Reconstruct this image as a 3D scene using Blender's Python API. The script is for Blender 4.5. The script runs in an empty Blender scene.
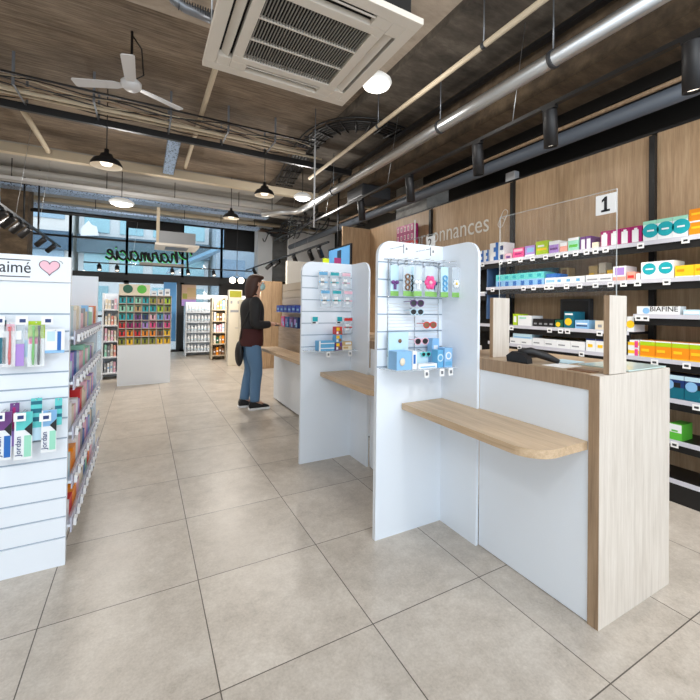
import bpy, bmesh, math, random
from mathutils import Vector, Matrix
random.seed(7)
PI = math.pi
SC = bpy.context.scene
COL = SC.collection

# ---------------------------------------------------------------- camera
CAMH, FPX, CX, CY = 1.2936, 386.718, 352.89, 304.228
YAW, PITCH, ROLL = .497167, .010245, .013136
_f = Vector((math.sin(YAW)*math.cos(PITCH), math.cos(YAW)*math.cos(PITCH), math.sin(PITCH)))
_r = Vector((math.cos(YAW), -math.sin(YAW), 0)); _u = _r.cross(_f)
_R = math.cos(ROLL)*_r + math.sin(ROLL)*_u; _U = -math.sin(ROLL)*_r + math.cos(ROLL)*_u
cam_d = bpy.data.cameras.new('camera'); cam = bpy.data.objects.new('camera', cam_d); COL.objects.link(cam)
M3 = Matrix((_R, _U, -_f)).transposed()
cam.matrix_world = Matrix.Translation((0, 0, CAMH)) @ M3.to_4x4()
cam_d.sensor_width = 36; cam_d.lens = FPX/700*36
cam_d.shift_x = (350-CX)/700; cam_d.shift_y = (CY-350)/700
cam_d.clip_start = .02; cam_d.clip_end = 200
SC.camera = cam

def ray(x, y): return _f + (x-CX)/FPX*_R - (y-CY)/FPX*_U
def onX(x, y, X): d = ray(x, y); return Vector((0, 0, CAMH)) + d*(X/d.x)     # point of the photo on the plane of a shelf run
def onY(x, y, Y): d = ray(x, y); return Vector((0, 0, CAMH)) + d*(Y/d.y)
def onZ(x, y, Z): d = ray(x, y); return Vector((0, 0, CAMH)) + d*((Z-CAMH)/d.z)

# ---------------------------------------------------------------- materials
def lin(c):
    return tuple((v/255/12.92 if v/255 <= .04045 else ((v/255+.055)/1.055)**2.4) for v in c) + (1,)
_m = {}
def mat(name, rgb=(200, 200, 200), rough=.5, metal=0, emit=0, alpha=1, trans=0, spec=.5, emit_rgb=None):
    if name in _m: return _m[name]
    m = bpy.data.materials.new(name); m.use_nodes = True; b = m.node_tree.nodes['Principled BSDF']
    b.inputs['Base Color'].default_value = lin(rgb); b.inputs['Roughness'].default_value = rough
    b.inputs['Metallic'].default_value = metal; b.inputs['Specular IOR Level'].default_value = spec
    if emit: b.inputs['Emission Color'].default_value = lin(emit_rgb or rgb); b.inputs['Emission Strength'].default_value = emit
    if alpha < 1: b.inputs['Alpha'].default_value = alpha
    if trans: b.inputs['Transmission Weight'].default_value = trans
    m.diffuse_color = lin(rgb)
    _m[name] = m; return m

class N:
    def __init__(s, m): s.t = m.node_tree; s.b = s.t.nodes['Principled BSDF']
    def n(s, typ, **kw):
        x = s.t.nodes.new(typ)
        for k, v in kw.items(): setattr(x, k, v)
        return x
    def l(s, a, b): s.t.links.new(a, b)
    def val(s, x, v):
        if hasattr(v, 'links') or hasattr(v, 'is_output'): s.l(v, x)
        else: x.default_value = v
    def m(s, op, a, b=0, c=0):
        x = s.n('ShaderNodeMath', operation=op)
        for i, v in enumerate((a, b, c)): s.val(x.inputs[i], v)
        return x.outputs[0]
    def mix(s, f, a, b, mode='MIX'):
        x = s.n('ShaderNodeMix', data_type='RGBA', blend_type=mode)
        s.val(x.inputs[0], f)
        for i, v in ((6, a), (7, b)): s.val(x.inputs[i], v)
        return x.outputs[2]
    def pos(s): return s.n('ShaderNodeNewGeometry').outputs['Position']
    def scaled(s, v, sc):
        x = s.n('ShaderNodeMapping'); x.inputs['Scale'].default_value = sc; s.l(v, x.inputs['Vector']); return x.outputs[0]
    def noise(s, v, scale, detail=4, rough=.55):
        x = s.n('ShaderNodeTexNoise'); x.inputs['Scale'].default_value = scale; x.inputs['Detail'].default_value = detail
        x.inputs['Roughness'].default_value = rough; s.l(v, x.inputs['Vector']); return x.outputs['Fac']
    def ramp(s, f, pts):
        x = s.n('ShaderNodeValToRGB'); e = x.color_ramp.elements
        while len(e) < len(pts): e.new(.5)
        for k, (p, c) in zip(e, pts): k.position = p; k.color = lin(c) if len(c) == 3 else c
        s.l(f, x.inputs[0]); return x.outputs[0]
    def bump(s, h, strength, dist=.01):
        x = s.n('ShaderNodeBump'); x.inputs['Strength'].default_value = strength; x.inputs['Distance'].default_value = dist
        s.l(h, x.inputs['Height']); s.l(x.outputs[0], s.b.inputs['Normal'])

def wood(name, light, mid, dark, axis='Z', rough=.45):
    m = mat(name, mid, rough); q = N(m); p = q.pos()
    sc = {'Z': (14, 14, .8), 'Y': (14, .8, 14), 'X': (.8, 14, 14)}[axis]
    a = q.noise(q.scaled(p, sc), 3.0, 6, .65); sc2 = {'Z': (60, 60, 2), 'Y': (60, 2, 60), 'X': (2, 60, 60)}[axis]
    b = q.noise(q.scaled(p, sc2), 3.0, 3, .6)
    f = q.m('ADD', q.m('MULTIPLY', a, .65), q.m('MULTIPLY', b, .35))
    c = q.ramp(f, [(.30, dark), (.5, mid), (.70, light)])
    q.l(c, q.b.inputs['Base Color']); q.bump(b, .08, .002)
    return m

def floor_mat():
    m = mat('floor_tiles', (170, 162, 152), .4); q = N(m); p = q.pos()
    s = q.n('ShaderNodeSeparateXYZ'); q.l(p, s.inputs[0])
    u = q.m('DIVIDE', q.m('ADD', s.outputs[0], .3497+60), .6); v = q.m('DIVIDE', q.m('ADD', s.outputs[1], -1.3578+60), .6)
    du = q.m('ABSOLUTE', q.m('SUBTRACT', q.m('FRACT', u), .5)); dv = q.m('ABSOLUTE', q.m('SUBTRACT', q.m('FRACT', v), .5))
    g = q.m('GREATER_THAN', q.m('MAXIMUM', du, dv), .5-.0022/.6)
    cb = q.n('ShaderNodeCombineXYZ'); q.l(q.m('FLOOR', u), cb.inputs[0]); q.l(q.m('FLOOR', v), cb.inputs[1])
    w = q.n('ShaderNodeTexWhiteNoise', noise_dimensions='2D'); q.l(cb.outputs[0], w.inputs['Vector'])
    off = q.n('ShaderNodeVectorMath', operation='ADD'); q.l(p, off.inputs[0]); q.l(w.outputs['Color'], off.inputs[1])
    a = q.noise(off.outputs[0], 4.5, 8, .62); b = q.noise(off.outputs[0], 95, 4, .75); c3 = q.noise(off.outputs[0], 16, 5, .7)
    f = q.m('ADD', q.m('ADD', q.m('MULTIPLY', a, .36), q.m('MULTIPLY', b, .32)), q.m('MULTIPLY', c3, .32))
    c = q.ramp(f, [(.34, (160, 150, 138)), (.5, (187, 177, 165)), (.66, (208, 200, 189))])
    tint = q.m('ADD', q.m('MULTIPLY', w.outputs['Value'], .10), .95)
    hs = q.n('ShaderNodeHueSaturation'); q.l(c, hs.inputs['Color']); q.l(tint, hs.inputs['Value'])
    q.l(q.mix(g, hs.outputs[0], lin((84, 76, 68))), q.b.inputs['Base Color'])
    q.l(q.m('ADD', q.m('MULTIPLY', c3, .25), .22), q.b.inputs['Roughness'])
    return m

def concrete(name, dark, mid, light, boards=0, rough=.85):
    m = mat(name, mid, rough); q = N(m); p = q.pos()
    a = q.noise(q.scaled(p, (.5, 1, 1)), 1.6, 7, .65); b = q.noise(q.scaled(p, (1.2, 22 if boards else 3, 3)), 2.2, 5, .7)
    f = q.m('ADD', q.m('MULTIPLY', a, .5), q.m('MULTIPLY', b, .5))
    c = q.ramp(f, [(.36, dark), (.5, mid), (.66, light)])
    if boards:
        s = q.n('ShaderNodeSeparateXYZ'); q.l(p, s.inputs[0])
        v = q.m('FRACT', q.m('DIVIDE', s.outputs[1], .11))
        ed = q.m('GREATER_THAN', v, .93)
        c = q.mix(q.m('MULTIPLY', ed, .35), c, lin(dark))
    q.l(c, q.b.inputs['Base Color']); q.bump(b, .3, .01)
    return m

FLOOR = floor_mat()
CEIL = concrete('board_formed_concrete', (76, 65, 54), (126, 111, 95), (166, 150, 132), 1)
CEIL2 = concrete('dark_smooth_concrete', (50, 45, 40), (84, 77, 69), (122, 114, 104))
CEIL3 = concrete('pale_concrete', (150, 138, 124), (176, 163, 148), (196, 184, 168))
CEILB = concrete('rough_brown_concrete', (50, 40, 30), (84, 70, 54), (120, 102, 80))
CREAM = mat('cream_paint', (196, 182, 158), .7)
COLW = concrete('grey_render', (150, 148, 144), (182, 181, 178), (205, 204, 200))
WHITEP = mat('white_ceiling_paint', (168, 164, 158), .8)
WOOD = wood('wall_oak', (206, 178, 144), (184, 153, 119), (154, 125, 95))
OAKP = wood('pale_oak', (228, 220, 210), (214, 204, 192), (192, 181, 168), rough=.5)
OAKD = wood('brown_oak_edge', (186, 160, 132), (158, 132, 105), (124, 101, 78), rough=.5)
OAKT = wood('oak_top', (200, 176, 150), (176, 151, 123), (146, 122, 97), 'Y', .4)
OAKS = wood('oak_shelf', (214, 190, 160), (196, 169, 137), (168, 142, 112), 'Y', .4)
WHITE = mat('white_laminate', (234, 241, 249), .28)
WHITE2 = mat('white_lacquer', (234, 240, 247), .35)
LGREY = mat('light_grey', (200, 202, 205), .5)
GREY = mat('grey_metal', (128, 132, 138), .4, .6)
GREYP = mat('painted_grey_pipe', (80, 87, 97), .5)
GALV = mat('galvanised_steel', (190, 192, 194), .32, .9)
BLACK = mat('black_metal', (16, 16, 18), .45)
BLACKP = mat('black_plastic', (22, 22, 25), .5)
DKGREY = mat('dark_grey', (52, 54, 58), .5)
CLEAR = mat('clear_acrylic', (240, 246, 250), .06, alpha=.16)
PEDGE = mat('screen_edge', (222, 228, 228), .3, alpha=.45)
PANE = mat('clear_screen', (250, 252, 255), .03, alpha=.02, spec=.35)
CLEAR2 = mat('clear_pouch', (225, 236, 244), .12, alpha=.34)
GLASS = mat('window_glass', (200, 228, 238), .03, alpha=.13)
RAILP = mat('price_rail_plastic', (206, 208, 228), .2, alpha=.7)
PAPER = mat('paper', (244, 244, 244), .7)
INK = mat('ink', (30, 30, 36), .6)
GROOVE = mat('groove_aluminium', (166, 180, 194), .4)
CHROME = mat('chrome', (215, 218, 222), .15, 1)
def c(name, r, g, b, rough=.4): return mat(name, (r, g, b), rough)
P = dict(
 white=c('card_white', 240, 242, 244), teal=c('card_teal', 20, 168, 180), dteal=c('card_dark_teal', 10, 104, 124), navy=c('card_navy', 24, 52, 110), blue=c('card_blue', 34, 104, 184),
 sky=c('card_sky', 140, 190, 232), lilac=c('card_lilac', 176, 140, 214), pink=c('card_pink', 232, 74, 140), magenta=c('card_magenta', 168, 18, 104), lime=c('card_lime', 178, 210, 26),
 green=c('card_green', 92, 190, 60), mint=c('card_mint', 158, 222, 196), peach=c('card_peach', 244, 168, 150), orange=c('card_orange', 246, 148, 20), yellow=c('card_yellow', 252, 204, 36),
 red=c('card_red', 214, 44, 44), tan=c('card_tan', 200, 168, 112), brown=c('card_brown', 130, 92, 62), grey=c('card_grey', 150, 152, 156), black=c('card_black', 24, 24, 28),
 purple=c('card_purple', 112, 62, 132), aqua=c('card_aqua', 96, 208, 206), pale=c('card_pale_blue', 196, 226, 240), cream=c('card_cream', 232, 220, 198), rose=c('card_rose', 240, 190, 206), olive=c('card_olive', 150, 150, 40),
 leaf=c('card_leaf_green', 132, 186, 96), dgreen=c('card_dark_green', 30, 96, 70), skyd=c('card_mid_blue', 100, 172, 216))

# ---------------------------------------------------------------- mesh builder
def smooth3(pts, n=5):
    out = []; p = [pts[0]]+list(pts)+[pts[-1]]
    for i in range(1, len(p)-2):
        for k in range(n):
            t = k/n; out.append(tuple(.5*(2*p[i][j]+(-p[i-1][j]+p[i+1][j])*t+(2*p[i-1][j]-5*p[i][j]+4*p[i+1][j]-p[i+2][j])*t*t+(-p[i-1][j]+3*p[i][j]-3*p[i+1][j]+p[i+2][j])*t**3) for j in range(3)))
    out.append(pts[-1]); return out
class MB:
    def __init__(s): s.bm = bmesh.new(); s.mats = []
    def _mi(s, m):
        if m not in s.mats: s.mats.append(m)
        return s.mats.index(m)
    def _fin(s, vs, m, M=None, smooth=False):
        if M is not None: bmesh.ops.transform(s.bm, matrix=M, verts=vs)
        i = s._mi(m); vset = set(vs)
        for v in vs:
            for f in v.link_faces:
                f.material_index = i
                if smooth: f.smooth = True
        return s
    def box(s, x0, x1, y0, y1, z0, z1, m, bev=0, M=None):
        r = bmesh.ops.create_cube(s.bm, size=1); vs = r['verts']
        for v in vs:
            v.co = Vector(((x0+x1)/2 + v.co.x*abs(x1-x0), (y0+y1)/2 + v.co.y*abs(y1-y0), (z0+z1)/2 + v.co.z*abs(z1-z0)))
        if bev:
            es = list({e for v in vs for e in v.link_edges})
            rr = bmesh.ops.bevel(s.bm, geom=es, offset=bev, segments=2, affect='EDGES', profile=.6)
            vs = list({v for f in rr['faces'] for v in f.verts} | {v for v in vs if v.is_valid})
        return s._fin(vs, m, M)
    def prism(s, pts, axis, a, b, m, smooth=False, M=None):
        """extrude a 2D outline along axis 'X','Y','Z' from a to b"""
        def P3(p, t):
            return {'X': (t, p[0], p[1]), 'Y': (p[0], t, p[1]), 'Z': (p[0], p[1], t)}[axis]
        A = [s.bm.verts.new(P3(p, a)) for p in pts]; B = [s.bm.verts.new(P3(p, b)) for p in pts]
        fs = [s.bm.faces.new(A), s.bm.faces.new(B[::-1])]
        n = len(pts)
        for i in range(n): fs.append(s.bm.faces.new((A[i], B[i], B[(i+1) % n], A[(i+1) % n])))
        bmesh.ops.recalc_face_normals(s.bm, faces=fs)
        return s._fin(A+B, m, M, smooth)
    def tube(s, pts, r, m, n=10, smooth=True, caps=True):
        pts = [Vector(p) for p in pts]
        if not isinstance(r, (list, tuple)): r = [r]*len(pts)
        rings = []; prev = None
        for i, p in enumerate(pts):
            d = (pts[min(i+1, len(pts)-1)] - pts[max(i-1, 0)]).normalized()
            if prev is None:
                a = Vector((0, 0, 1)) if abs(d.z) < .9 else Vector((1, 0, 0)); u = d.cross(a).normalized()
            else:
                u = (prev - d*prev.dot(d)); u = u.normalized() if u.length > 1e-6 else d.orthogonal().normalized()
            prev = u; w = d.cross(u)
            rings.append([s.bm.verts.new(p + (u*math.cos(2*PI*k/n) + w*math.sin(2*PI*k/n))*r[i]) for k in range(n)])
        vs = [v for q in rings for v in q]; fs = []
        for i in range(len(rings)-1):
            for k in range(n): fs.append(s.bm.faces.new((rings[i][k], rings[i][(k+1) % n], rings[i+1][(k+1) % n], rings[i+1][k])))
        if caps: fs += [s.bm.faces.new(rings[0][::-1]), s.bm.faces.new(rings[-1])]
        bmesh.ops.recalc_face_normals(s.bm, faces=fs)
        s._fin(vs, m, None, smooth)
        if caps:
            for f in fs[-2:]: f.smooth = False
        return s
    def lathe(s, prof, ctr, m, n=24, M=None, axis='Z'):
        """profile [(r,z)...] revolved; ctr offsets"""
        rings = []
        for r, z in prof:
            if r < 1e-5: rings.append([s.bm.verts.new((0, 0, z))])
            else: rings.append([s.bm.verts.new((r*math.cos(2*PI*k/n), r*math.sin(2*PI*k/n), z)) for k in range(n)])
        fs = []
        for a, b in zip(rings, rings[1:]):
            for k in range(n):
                q = [a[k % len(a)], a[(k+1) % len(a)], b[(k+1) % len(b)], b[k % len(b)]]
                u = []
                for v in q:
                    if v not in u: u.append(v)
                if len(u) > 2: fs.append(s.bm.faces.new(u))
        vs = [v for q in rings for v in q]
        bmesh.ops.recalc_face_normals(s.bm, faces=fs)
        T = Matrix.Translation(ctr)
        if axis == 'X': T = T @ Matrix.Rotation(PI/2, 4, 'Y')
        if axis == 'Y': T = T @ Matrix.Rotation(PI/2, 4, 'X')
        if M is not None: T = T @ M
        return s._fin(vs, m, T, True)
    def ball(s, ctr, r, m, sc=(1, 1, 1), n=12):
        q = bmesh.ops.create_uvsphere(s.bm, u_segments=n, v_segments=max(6, n//2+1), radius=r)
        return s._fin(q['verts'], m, Matrix.Translation(ctr) @ Matrix.Diagonal((*sc, 1)), True)
    def disc(s, ctr, r, t, m, axis='X', n=20):
        q = bmesh.ops.create_cone(s.bm, cap_ends=True, segments=n, radius1=r, radius2=r, depth=t)
        R = {'X': Matrix.Rotation(PI/2, 4, 'Y'), 'Y': Matrix.Rotation(PI/2, 4, 'X'), 'Z': Matrix()}[axis]
        return s._fin(q['verts'], m, Matrix.Translation(ctr) @ R)
    def build(s, name, parent=None, org=None):
        me = bpy.data.meshes.new(name)
        if org is None:
            if parent is not None: org = WORLD[parent.name]
            else:
                cs = [v.co for v in s.bm.verts]
                org = Vector(((min(v.x for v in cs)+max(v.x for v in cs))/2, (min(v.y for v in cs)+max(v.y for v in cs))/2, min(v.z for v in cs)))
        org = Vector(org)
        bmesh.ops.translate(s.bm, verts=s.bm.verts, vec=-org)
        s.bm.to_mesh(me); s.bm.free()
        for m in s.mats: me.materials.append(m)
        o = bpy.data.objects.new(name, me); COL.objects.link(o)
        if parent is not None:
            o.parent = parent; o.location = org - WORLD[parent.name]
        else: o.location = org
        WORLD[o.name] = org.copy()
        return o
WORLD = {}
def tag(o, label, cat, group=None):
    o['label'] = label; o['category'] = cat
    if group: o['group'] = group
    return o
def thing(name, loc, label, cat, group=None):
    o = bpy.data.objects.new(name, None); COL.objects.link(o); o.location = loc; o.empty_display_size = .05
    WORLD[o.name] = Vector(loc); return tag(o, label, cat, group)
def struct(name, mb):
    o = mb.build(name); o['kind'] = 'structure'; return o
def B(*a, **k): return MB().box(*a, **k)
def text(name, body, size, m, M, parent=None, width=None, ext=.001, align='LEFT'):
    cu = bpy.data.curves.new(name, 'FONT'); cu.body = body; cu.size = size; cu.extrude = ext; cu.align_x = align; cu.resolution_u = 3
    t = bpy.data.objects.new('tmp_text', cu); COL.objects.link(t)
    me = bpy.data.meshes.new_from_object(t.evaluated_get(bpy.context.evaluated_depsgraph_get()))
    bpy.data.objects.remove(t)
    if width:
        xs = [v.co.x for v in me.vertices]; k = width/(max(xs)-min(xs)); x0 = min(xs)
        for v in me.vertices: v.co.x = (v.co.x-x0)*k
    me.transform(M); me.materials.clear(); me.materials.append(m)
    org = WORLD[parent.name] if parent else M.translation
    me.transform(Matrix.Translation(-org)); me.name = name
    o = bpy.data.objects.new(name, me); COL.objects.link(o)
    if parent: o.parent = parent
    else: o.location = org
    WORLD[o.name] = Vector(org); return o
def frame(o, x, y):            # text plane: local x -> x, local y -> y
    x = Vector(x); y = Vector(y); z = x.cross(y)
    m = Matrix((x, y, z)).transposed().to_4x4(); m.translation = Vector(o); return m
ORD = ['first', 'second', 'third', 'fourth', 'fifth', 'sixth', 'seventh', 'eighth', 'ninth', 'tenth', 'eleventh', 'twelfth', 'thirteenth', 'fourteenth', 'fifteenth', 'sixteenth']
def nth(i, n):
    if n == 2: return ('left one', 'right one')[i]
    if n == 3: return ('leftmost', 'middle', 'rightmost')[i]
    if i == 0: return 'leftmost'
    if i == n-1: return 'rightmost'
    return ORD[i] + ' from the left'

# ================================================================ SETTING
CZ = 3.8
struct('floor', B(-4, 7, -2.5, 12.1, -.1, 0, FLOOR))
mb = B(-4, 7, 3.62, 7.75, CZ, CZ+.2, CEIL); struct('ceiling', mb)
struct('trim_1', B(-4, 2.6, 7.75, 12.1, CZ-.15, CZ+.2, WHITEP))
struct('trim_2', B(-4, 7, .2, 3.62, CZ-.04, CZ+.2, CEIL3))
struct('trim_3', MB().box(2.2, 7, -1.4, 7.74, CZ-.12, CZ+.1, CEIL2).box(2.601, 7, 7.74, 12.1, CZ-.12, CZ+.1, CEIL2))          # smooth dark slab over the counters
struct('trim_4', B(3.0, 3.5, -1.4, 7.0, CZ-.62, CZ-.12, CEILB))       # rough concrete down-stand
tag(B(-3.2, 4.9, 7.1, 7.22, 3.44, 3.57, CREAM).build('hanging_beam'), 'long cream beam crossing under the ceiling before the windows', 'beam')               # cream cross beam
struct('trim_6', B(-4, 7, 8.9, 9.3, CZ-.3, CZ, WHITEP))
struct('wall_left', B(-3.4, -3.2, -2.5, 12.1, 0, CZ, mat('left_wall', (190, 184, 174), .8)))
struct('trim_7', B(-2.25, -1.87, 9, 9.4, 0, CZ, CEILB))                # left concrete pillar
struct('wall_right', B(5.0, 5.2, -2.5, 12.1, 0, CZ, mat('dark_void_wall', (58, 54, 50), .9)))
struct('trim_8', B(3.95, 4.4, 4.85, 5.7, 0, CZ-.12, COLW))             # grey column above the panelling
# oak panelling behind the prescription shelves
bays = [(-.4, .2), (.24, 1.525), (1.565, 2.84), (2.88, 4.20), (4.24, 5.9)]
w = MB()
for a, b in bays: w.box(3.53, 3.56, a, b, 0, 2.70, WOOD)
w.box(3.56, 3.62, -.4, 5.9, 0, 2.70, BLACK); w.box(3.525, 3.62, -.4, 5.9, 2.70, 2.72, BLACK)
struct('wall_panelling', w)
w = B(2.99, 3.53, 5.9, 5.94, 0, 2.70, WOOD); struct('wall_back', w)
struct('trim_9', B(2.86, 3.28, 11.0, 11.4, 0, CZ-.16, mat('white_column', (222, 226, 230), .6)))
struct('trim_10', B(3.5, 4.9, 10.2, 10.3, 0, CZ, mat('white_far_wall', (226, 226, 226), .7)))
struct('trim_11', B(2.45, 2.9, 7.2, 7.3, 0, 2.2, mat('pale_partition', (206, 200, 190), .6)))

# ---- window front
YW = 12.0
def win(n, x0, x1, z0, z1, panes, door=False):
    f = MB(); t = .06
    f.box(x0, x1, YW, YW+.08, z1-t, z1, BLACK); f.box(x0, x1, YW, YW+.08, z0, z0+t, BLACK)
    f.box(x0, x0+t, YW, YW+.08, z0, z1, BLACK); f.box(x1-t, x1, YW, YW+.08, z0, z1, BLACK)
    for kind, v in panes:
        if kind == 'h': f.box(x0+t, x1-t, YW+.01, YW+.07, v-.025, v+.025, BLACK)
        else: f.box(v-.02, v+.02, YW+.012, YW+.068, z0+t, z1-t, BLACK)
    root = f.build('window_%d' % n if not door else 'door_%d' % n); root['kind'] = 'structure'
    B(x0+t, x1-t, YW+.038, YW+.044, z0+t, z1-t, GLASS).build('window_pane', root)
    return root
xs = [-3.2, -1.65, -.405, .97, 2.04, 3.2]
for i in range(5): win(i+1, xs[i]-.03, xs[i+1]+.03 if i < 4 else 3.2, 2.10, 3.66, [('h', 3.02)])
struct('trim_12', B(-3.2, 5, YW-.02, YW+.1, 1.96, 2.10, BLACK))
struct('wall_front', B(-3.2, 5, YW, YW+.1, 3.66, CZ, mat('front_soffit', (150, 142, 132), .8)))
for i in range(4): win(i+1, xs[i], xs[i+1], 0, 1.96, [('h', 1.0)] if i == 1 else [], True)
struct('trim_13', B(.84, .92, YW-.04, YW+.12, 0, 1.96, BLACK))
struct('wall_far', B(2.04, 5, YW, YW+.1, 0, 1.96, mat('dark_far_wall', (50, 46, 44), .7)))
struct('trim_14', B(3.2, 5, YW, YW+.1, 2.10, 3.66, COLW))
tag(B(-.41, .95, 11.9, 11.93, 3.36, 3.64, BLACKP).build('blind_box'), 'black rolled blind box across the top of the middle shop window', 'blind')
tag(B(2.08, 3.2, 11.9, 11.93, 2.98, 3.58, BLACKP).build('roller_blind'), 'black roller blind lowered over the right-hand top window', 'blind')
# ---- street outside
BG = mat('pavement', (168, 172, 174), .9)
tag(B(-30, 30, 12.2, 45, -.2, -.1, BG).build('street'), 'pale paved street outside the shop windows', 'street')['kind'] = 'structure'
def building(x0, x1, y0, y1, h, wall, glassm, label, nx, nz, z0=.5, base=None):
    t = thing('street_building', ((x0+x1)/2, (y0+y1)/2, -.1), label, 'building')
    B(x0, x1, y0, y1, -.1, h, wall).build('wall', t)
    dx = (x1-x0)/nx; dz = (h-z0)/nz
    for i in range(nx):
        for k in range(nz):
            B(x0+dx*(i+.15), x0+dx*(i+.85), y0-.06, y0+.01, z0+dz*(k+.18), z0+dz*(k+.82), glassm).build('window', t)
    if base: B(x0-.02, x1+.02, y0-.5, y0, 4.0, 4.9, base).build('shop_sign_band', t)
    return t
SKYG = mat('blue_glass', (150, 180, 200), .12, .2)
building(-14, -3.2, 24, 32, 12, mat('pale_facade', (232, 232, 228), .8), SKYG, 'pale street building with wide blue windows, furthest left outside', 5, 5, .6, mat('band_blue', (60, 92, 118), .6))
building(-3.0, 3.4, 24.5, 32, 11, mat('grey_facade', (214, 220, 222), .8), mat('teal_glass', (150, 196, 208), .12, .2), 'grey street building with teal windows behind the green shop sign', 4, 5, .6, mat('band_grey', (74, 100, 116), .6))
building(3.6, 15, 23, 32, 6.2, mat('blue_facade', (170, 188, 202), .8), mat('blue_glass2', (120, 150, 176), .12, .2), 'low blue street building outside behind the right-hand windows', 6, 3, .6)
p_ = [onY(x, y, 23.9) for x, y in ((81, 236), (99, 236), (97, 227), (92, 225), (89, 221), (85, 225), (81, 229))]
tag(MB().prism([(q.x, q.z) for q in p_], 'Y', 23.75, 23.9, P['white']).build('street_sign'), 'white irregular signboard on the grey street building', 'sign')
cn = MB().prism([(1.0, 3.0), (6.5, 5.9), (12, 3.3), (12, 3.15), (6.5, 5.7), (1.0, 2.85)], 'Y', 18.5, 21.5, mat('canopy_blue', (120, 168, 200), .3))
tag(cn.build('street_canopy'), 'blue pitched street canopy seen through the right-hand windows', 'canopy')

# ================================================================ COUNTERS
def rounded(x0, x1, z0, z1, r, corners):
    """outline, rounding only the named corners: 'tl','tr','bl','br'"""
    pts = []
    def arc(cx, cz, a0):
        return [(cx+r*math.cos(math.radians(a0+t)), cz+r*math.sin(math.radians(a0+t))) for t in range(0, 91, 10)]
    pts += arc(x1-r, z1-r, 0) if 'tr' in corners else [(x1, z1)]
    pts += arc(x0+r, z1-r, 90) if 'tl' in corners else [(x0, z1)]
    pts += arc(x0+r, z0+r, 180) if 'bl' in corners else [(x0, z0)]
    pts += arc(x1-r, z0+r, 270) if 'br' in corners else [(x1, z0)]
    return pts
XF = 1.64
def counter(y0, label, last=False, length=.64):
    """till counter whose near end panel stands at y0"""
    t = thing('service_counter', (1.93, y0+.5, 0), label, 'counter', None)
    y1 = y0+length
    B(XF, 2.223, y0, y0+.045, 0, 1.028, OAKP, M=None).build('end_panel', t)
    B(XF-.002, XF, y0+.001, y0+.044, 0, 1.028, OAKD).build('edge_band', t)
    B(XF+.004, XF+.025, y0+.0455, y1-.001, .004, .964, WHITE).build('front_panel', t)
    B(XF+.0255, 2.20, y0+.046, y1, .1, .964, WHITE2).build('body', t)
    B(XF, 2.223, y0+.045, y1+(.3 if not last else 0), .965, 1.03, OAKT).build('worktop', t)
    B(XF-.0015, XF, y0+.046, y1-.002, .966, 1.029, OAKD).build('edge_band', t)
    return t
def front_shelf(y0, y1, x0, label, r=.12):
    pts = [(XF+.0035, y1-.285), (1.621, y1-.285), (1.621, y1), (x0, y1)] if y1 < 3.5 else [(XF-.001, y1), (x0, y1)]
    pts += [(x0+r-r*math.cos(a*PI/20), y0+r-r*math.sin(a*PI/20)) for a in range(0, 11)] + [(XF+.0035 if y1 < 3.5 else XF-.001, y0)]
    return tag(MB().prism(pts, 'Z', .715, .75, OAKS).build('bag_shelf'), label, 'shelf', None)
counter(.905, 'nearest pharmacy counter, pale oak end panel, brown oak worktop and white front')
front_shelf(.955, 1.825, 1.32, 'rounded oak bag shelf on the front of the nearest counter')
counter(2.075, 'second counter from the camera, behind the first white slatted display panel')
front_shelf(2.125, 3.005, 1.325, 'oak bag shelf between the two white slatted display panels')
t3 = thing('service_counter', (1.93, 4.3, 0), 'long white counter beyond the second display panel, beside the person', 'counter')
B(XF, 2.2, 3.32, 5.34, .02, .70, WHITE).build('front_panel', t3)
B(XF+.02, 2.2, 3.34, 5.32, 0, .02, DKGREY).build('plinth', t3)
B(XF+.06, 2.24, 3.32, 5.34, .70, 1.03, OAKT).build('worktop', t3)
front_shelf(3.62, 5.22, 1.39, 'oak bag shelf of the long white counter beside the person', .05)

def slat_board(y, label, ztop=1.68):
    """white display board across the run (groove slats facing the camera) with its side wing"""
    t = thing('slat_display', (1.4, y, 0), label, 'display panel', None)
    x0, x1 = 1.155, 1.6395
    f = MB()
    f.prism(rounded(x0, x1, 0, ztop, .085, ('tl',)), 'Y', y+.010, y+.028, WHITE)
    zs = [ztop-.123-.0985*k for k in range(7)]
    top = ztop
    for k, z in enumerate(zs):
        if k == 0: f.prism(rounded(x0, x1, z+.004, top, .085, ('tl',)), 'Y', y, y+.011, WHITE)
        else: f.box(x0, x1, y, y+.011, z+.004, top, WHITE)
        top = z-.004
    f.box(x0, x1, y, y+.011, 0, top, WHITE)
    f.build('slatted_front', t)
    g = MB()
    for z in zs: g.box(x0+.002, x1, y+.007, y+.012, z-.0036, z+.0036, GROOVE)
    g.build('groove_insert', t)
    w = MB()
    pts = [(y, 0), (y, ztop), (y-.29+.09, ztop)] + [(y-.29+.09-.09*math.sin(a*PI/20), ztop-.09+.09*math.cos(a*PI/20)) for a in range(1, 11)] + [(y-.29, 0)]
    w.prism(pts, 'X', 1.6215, 1.6395, WHITE); w.build('side_wing', t)
    return t
slat_board(1.835, 'nearest white slatted display panel, holding sunglasses and hair clips')
slat_board(3.015, 'second white slatted display panel, holding clear packs above an oak shelf')

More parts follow.
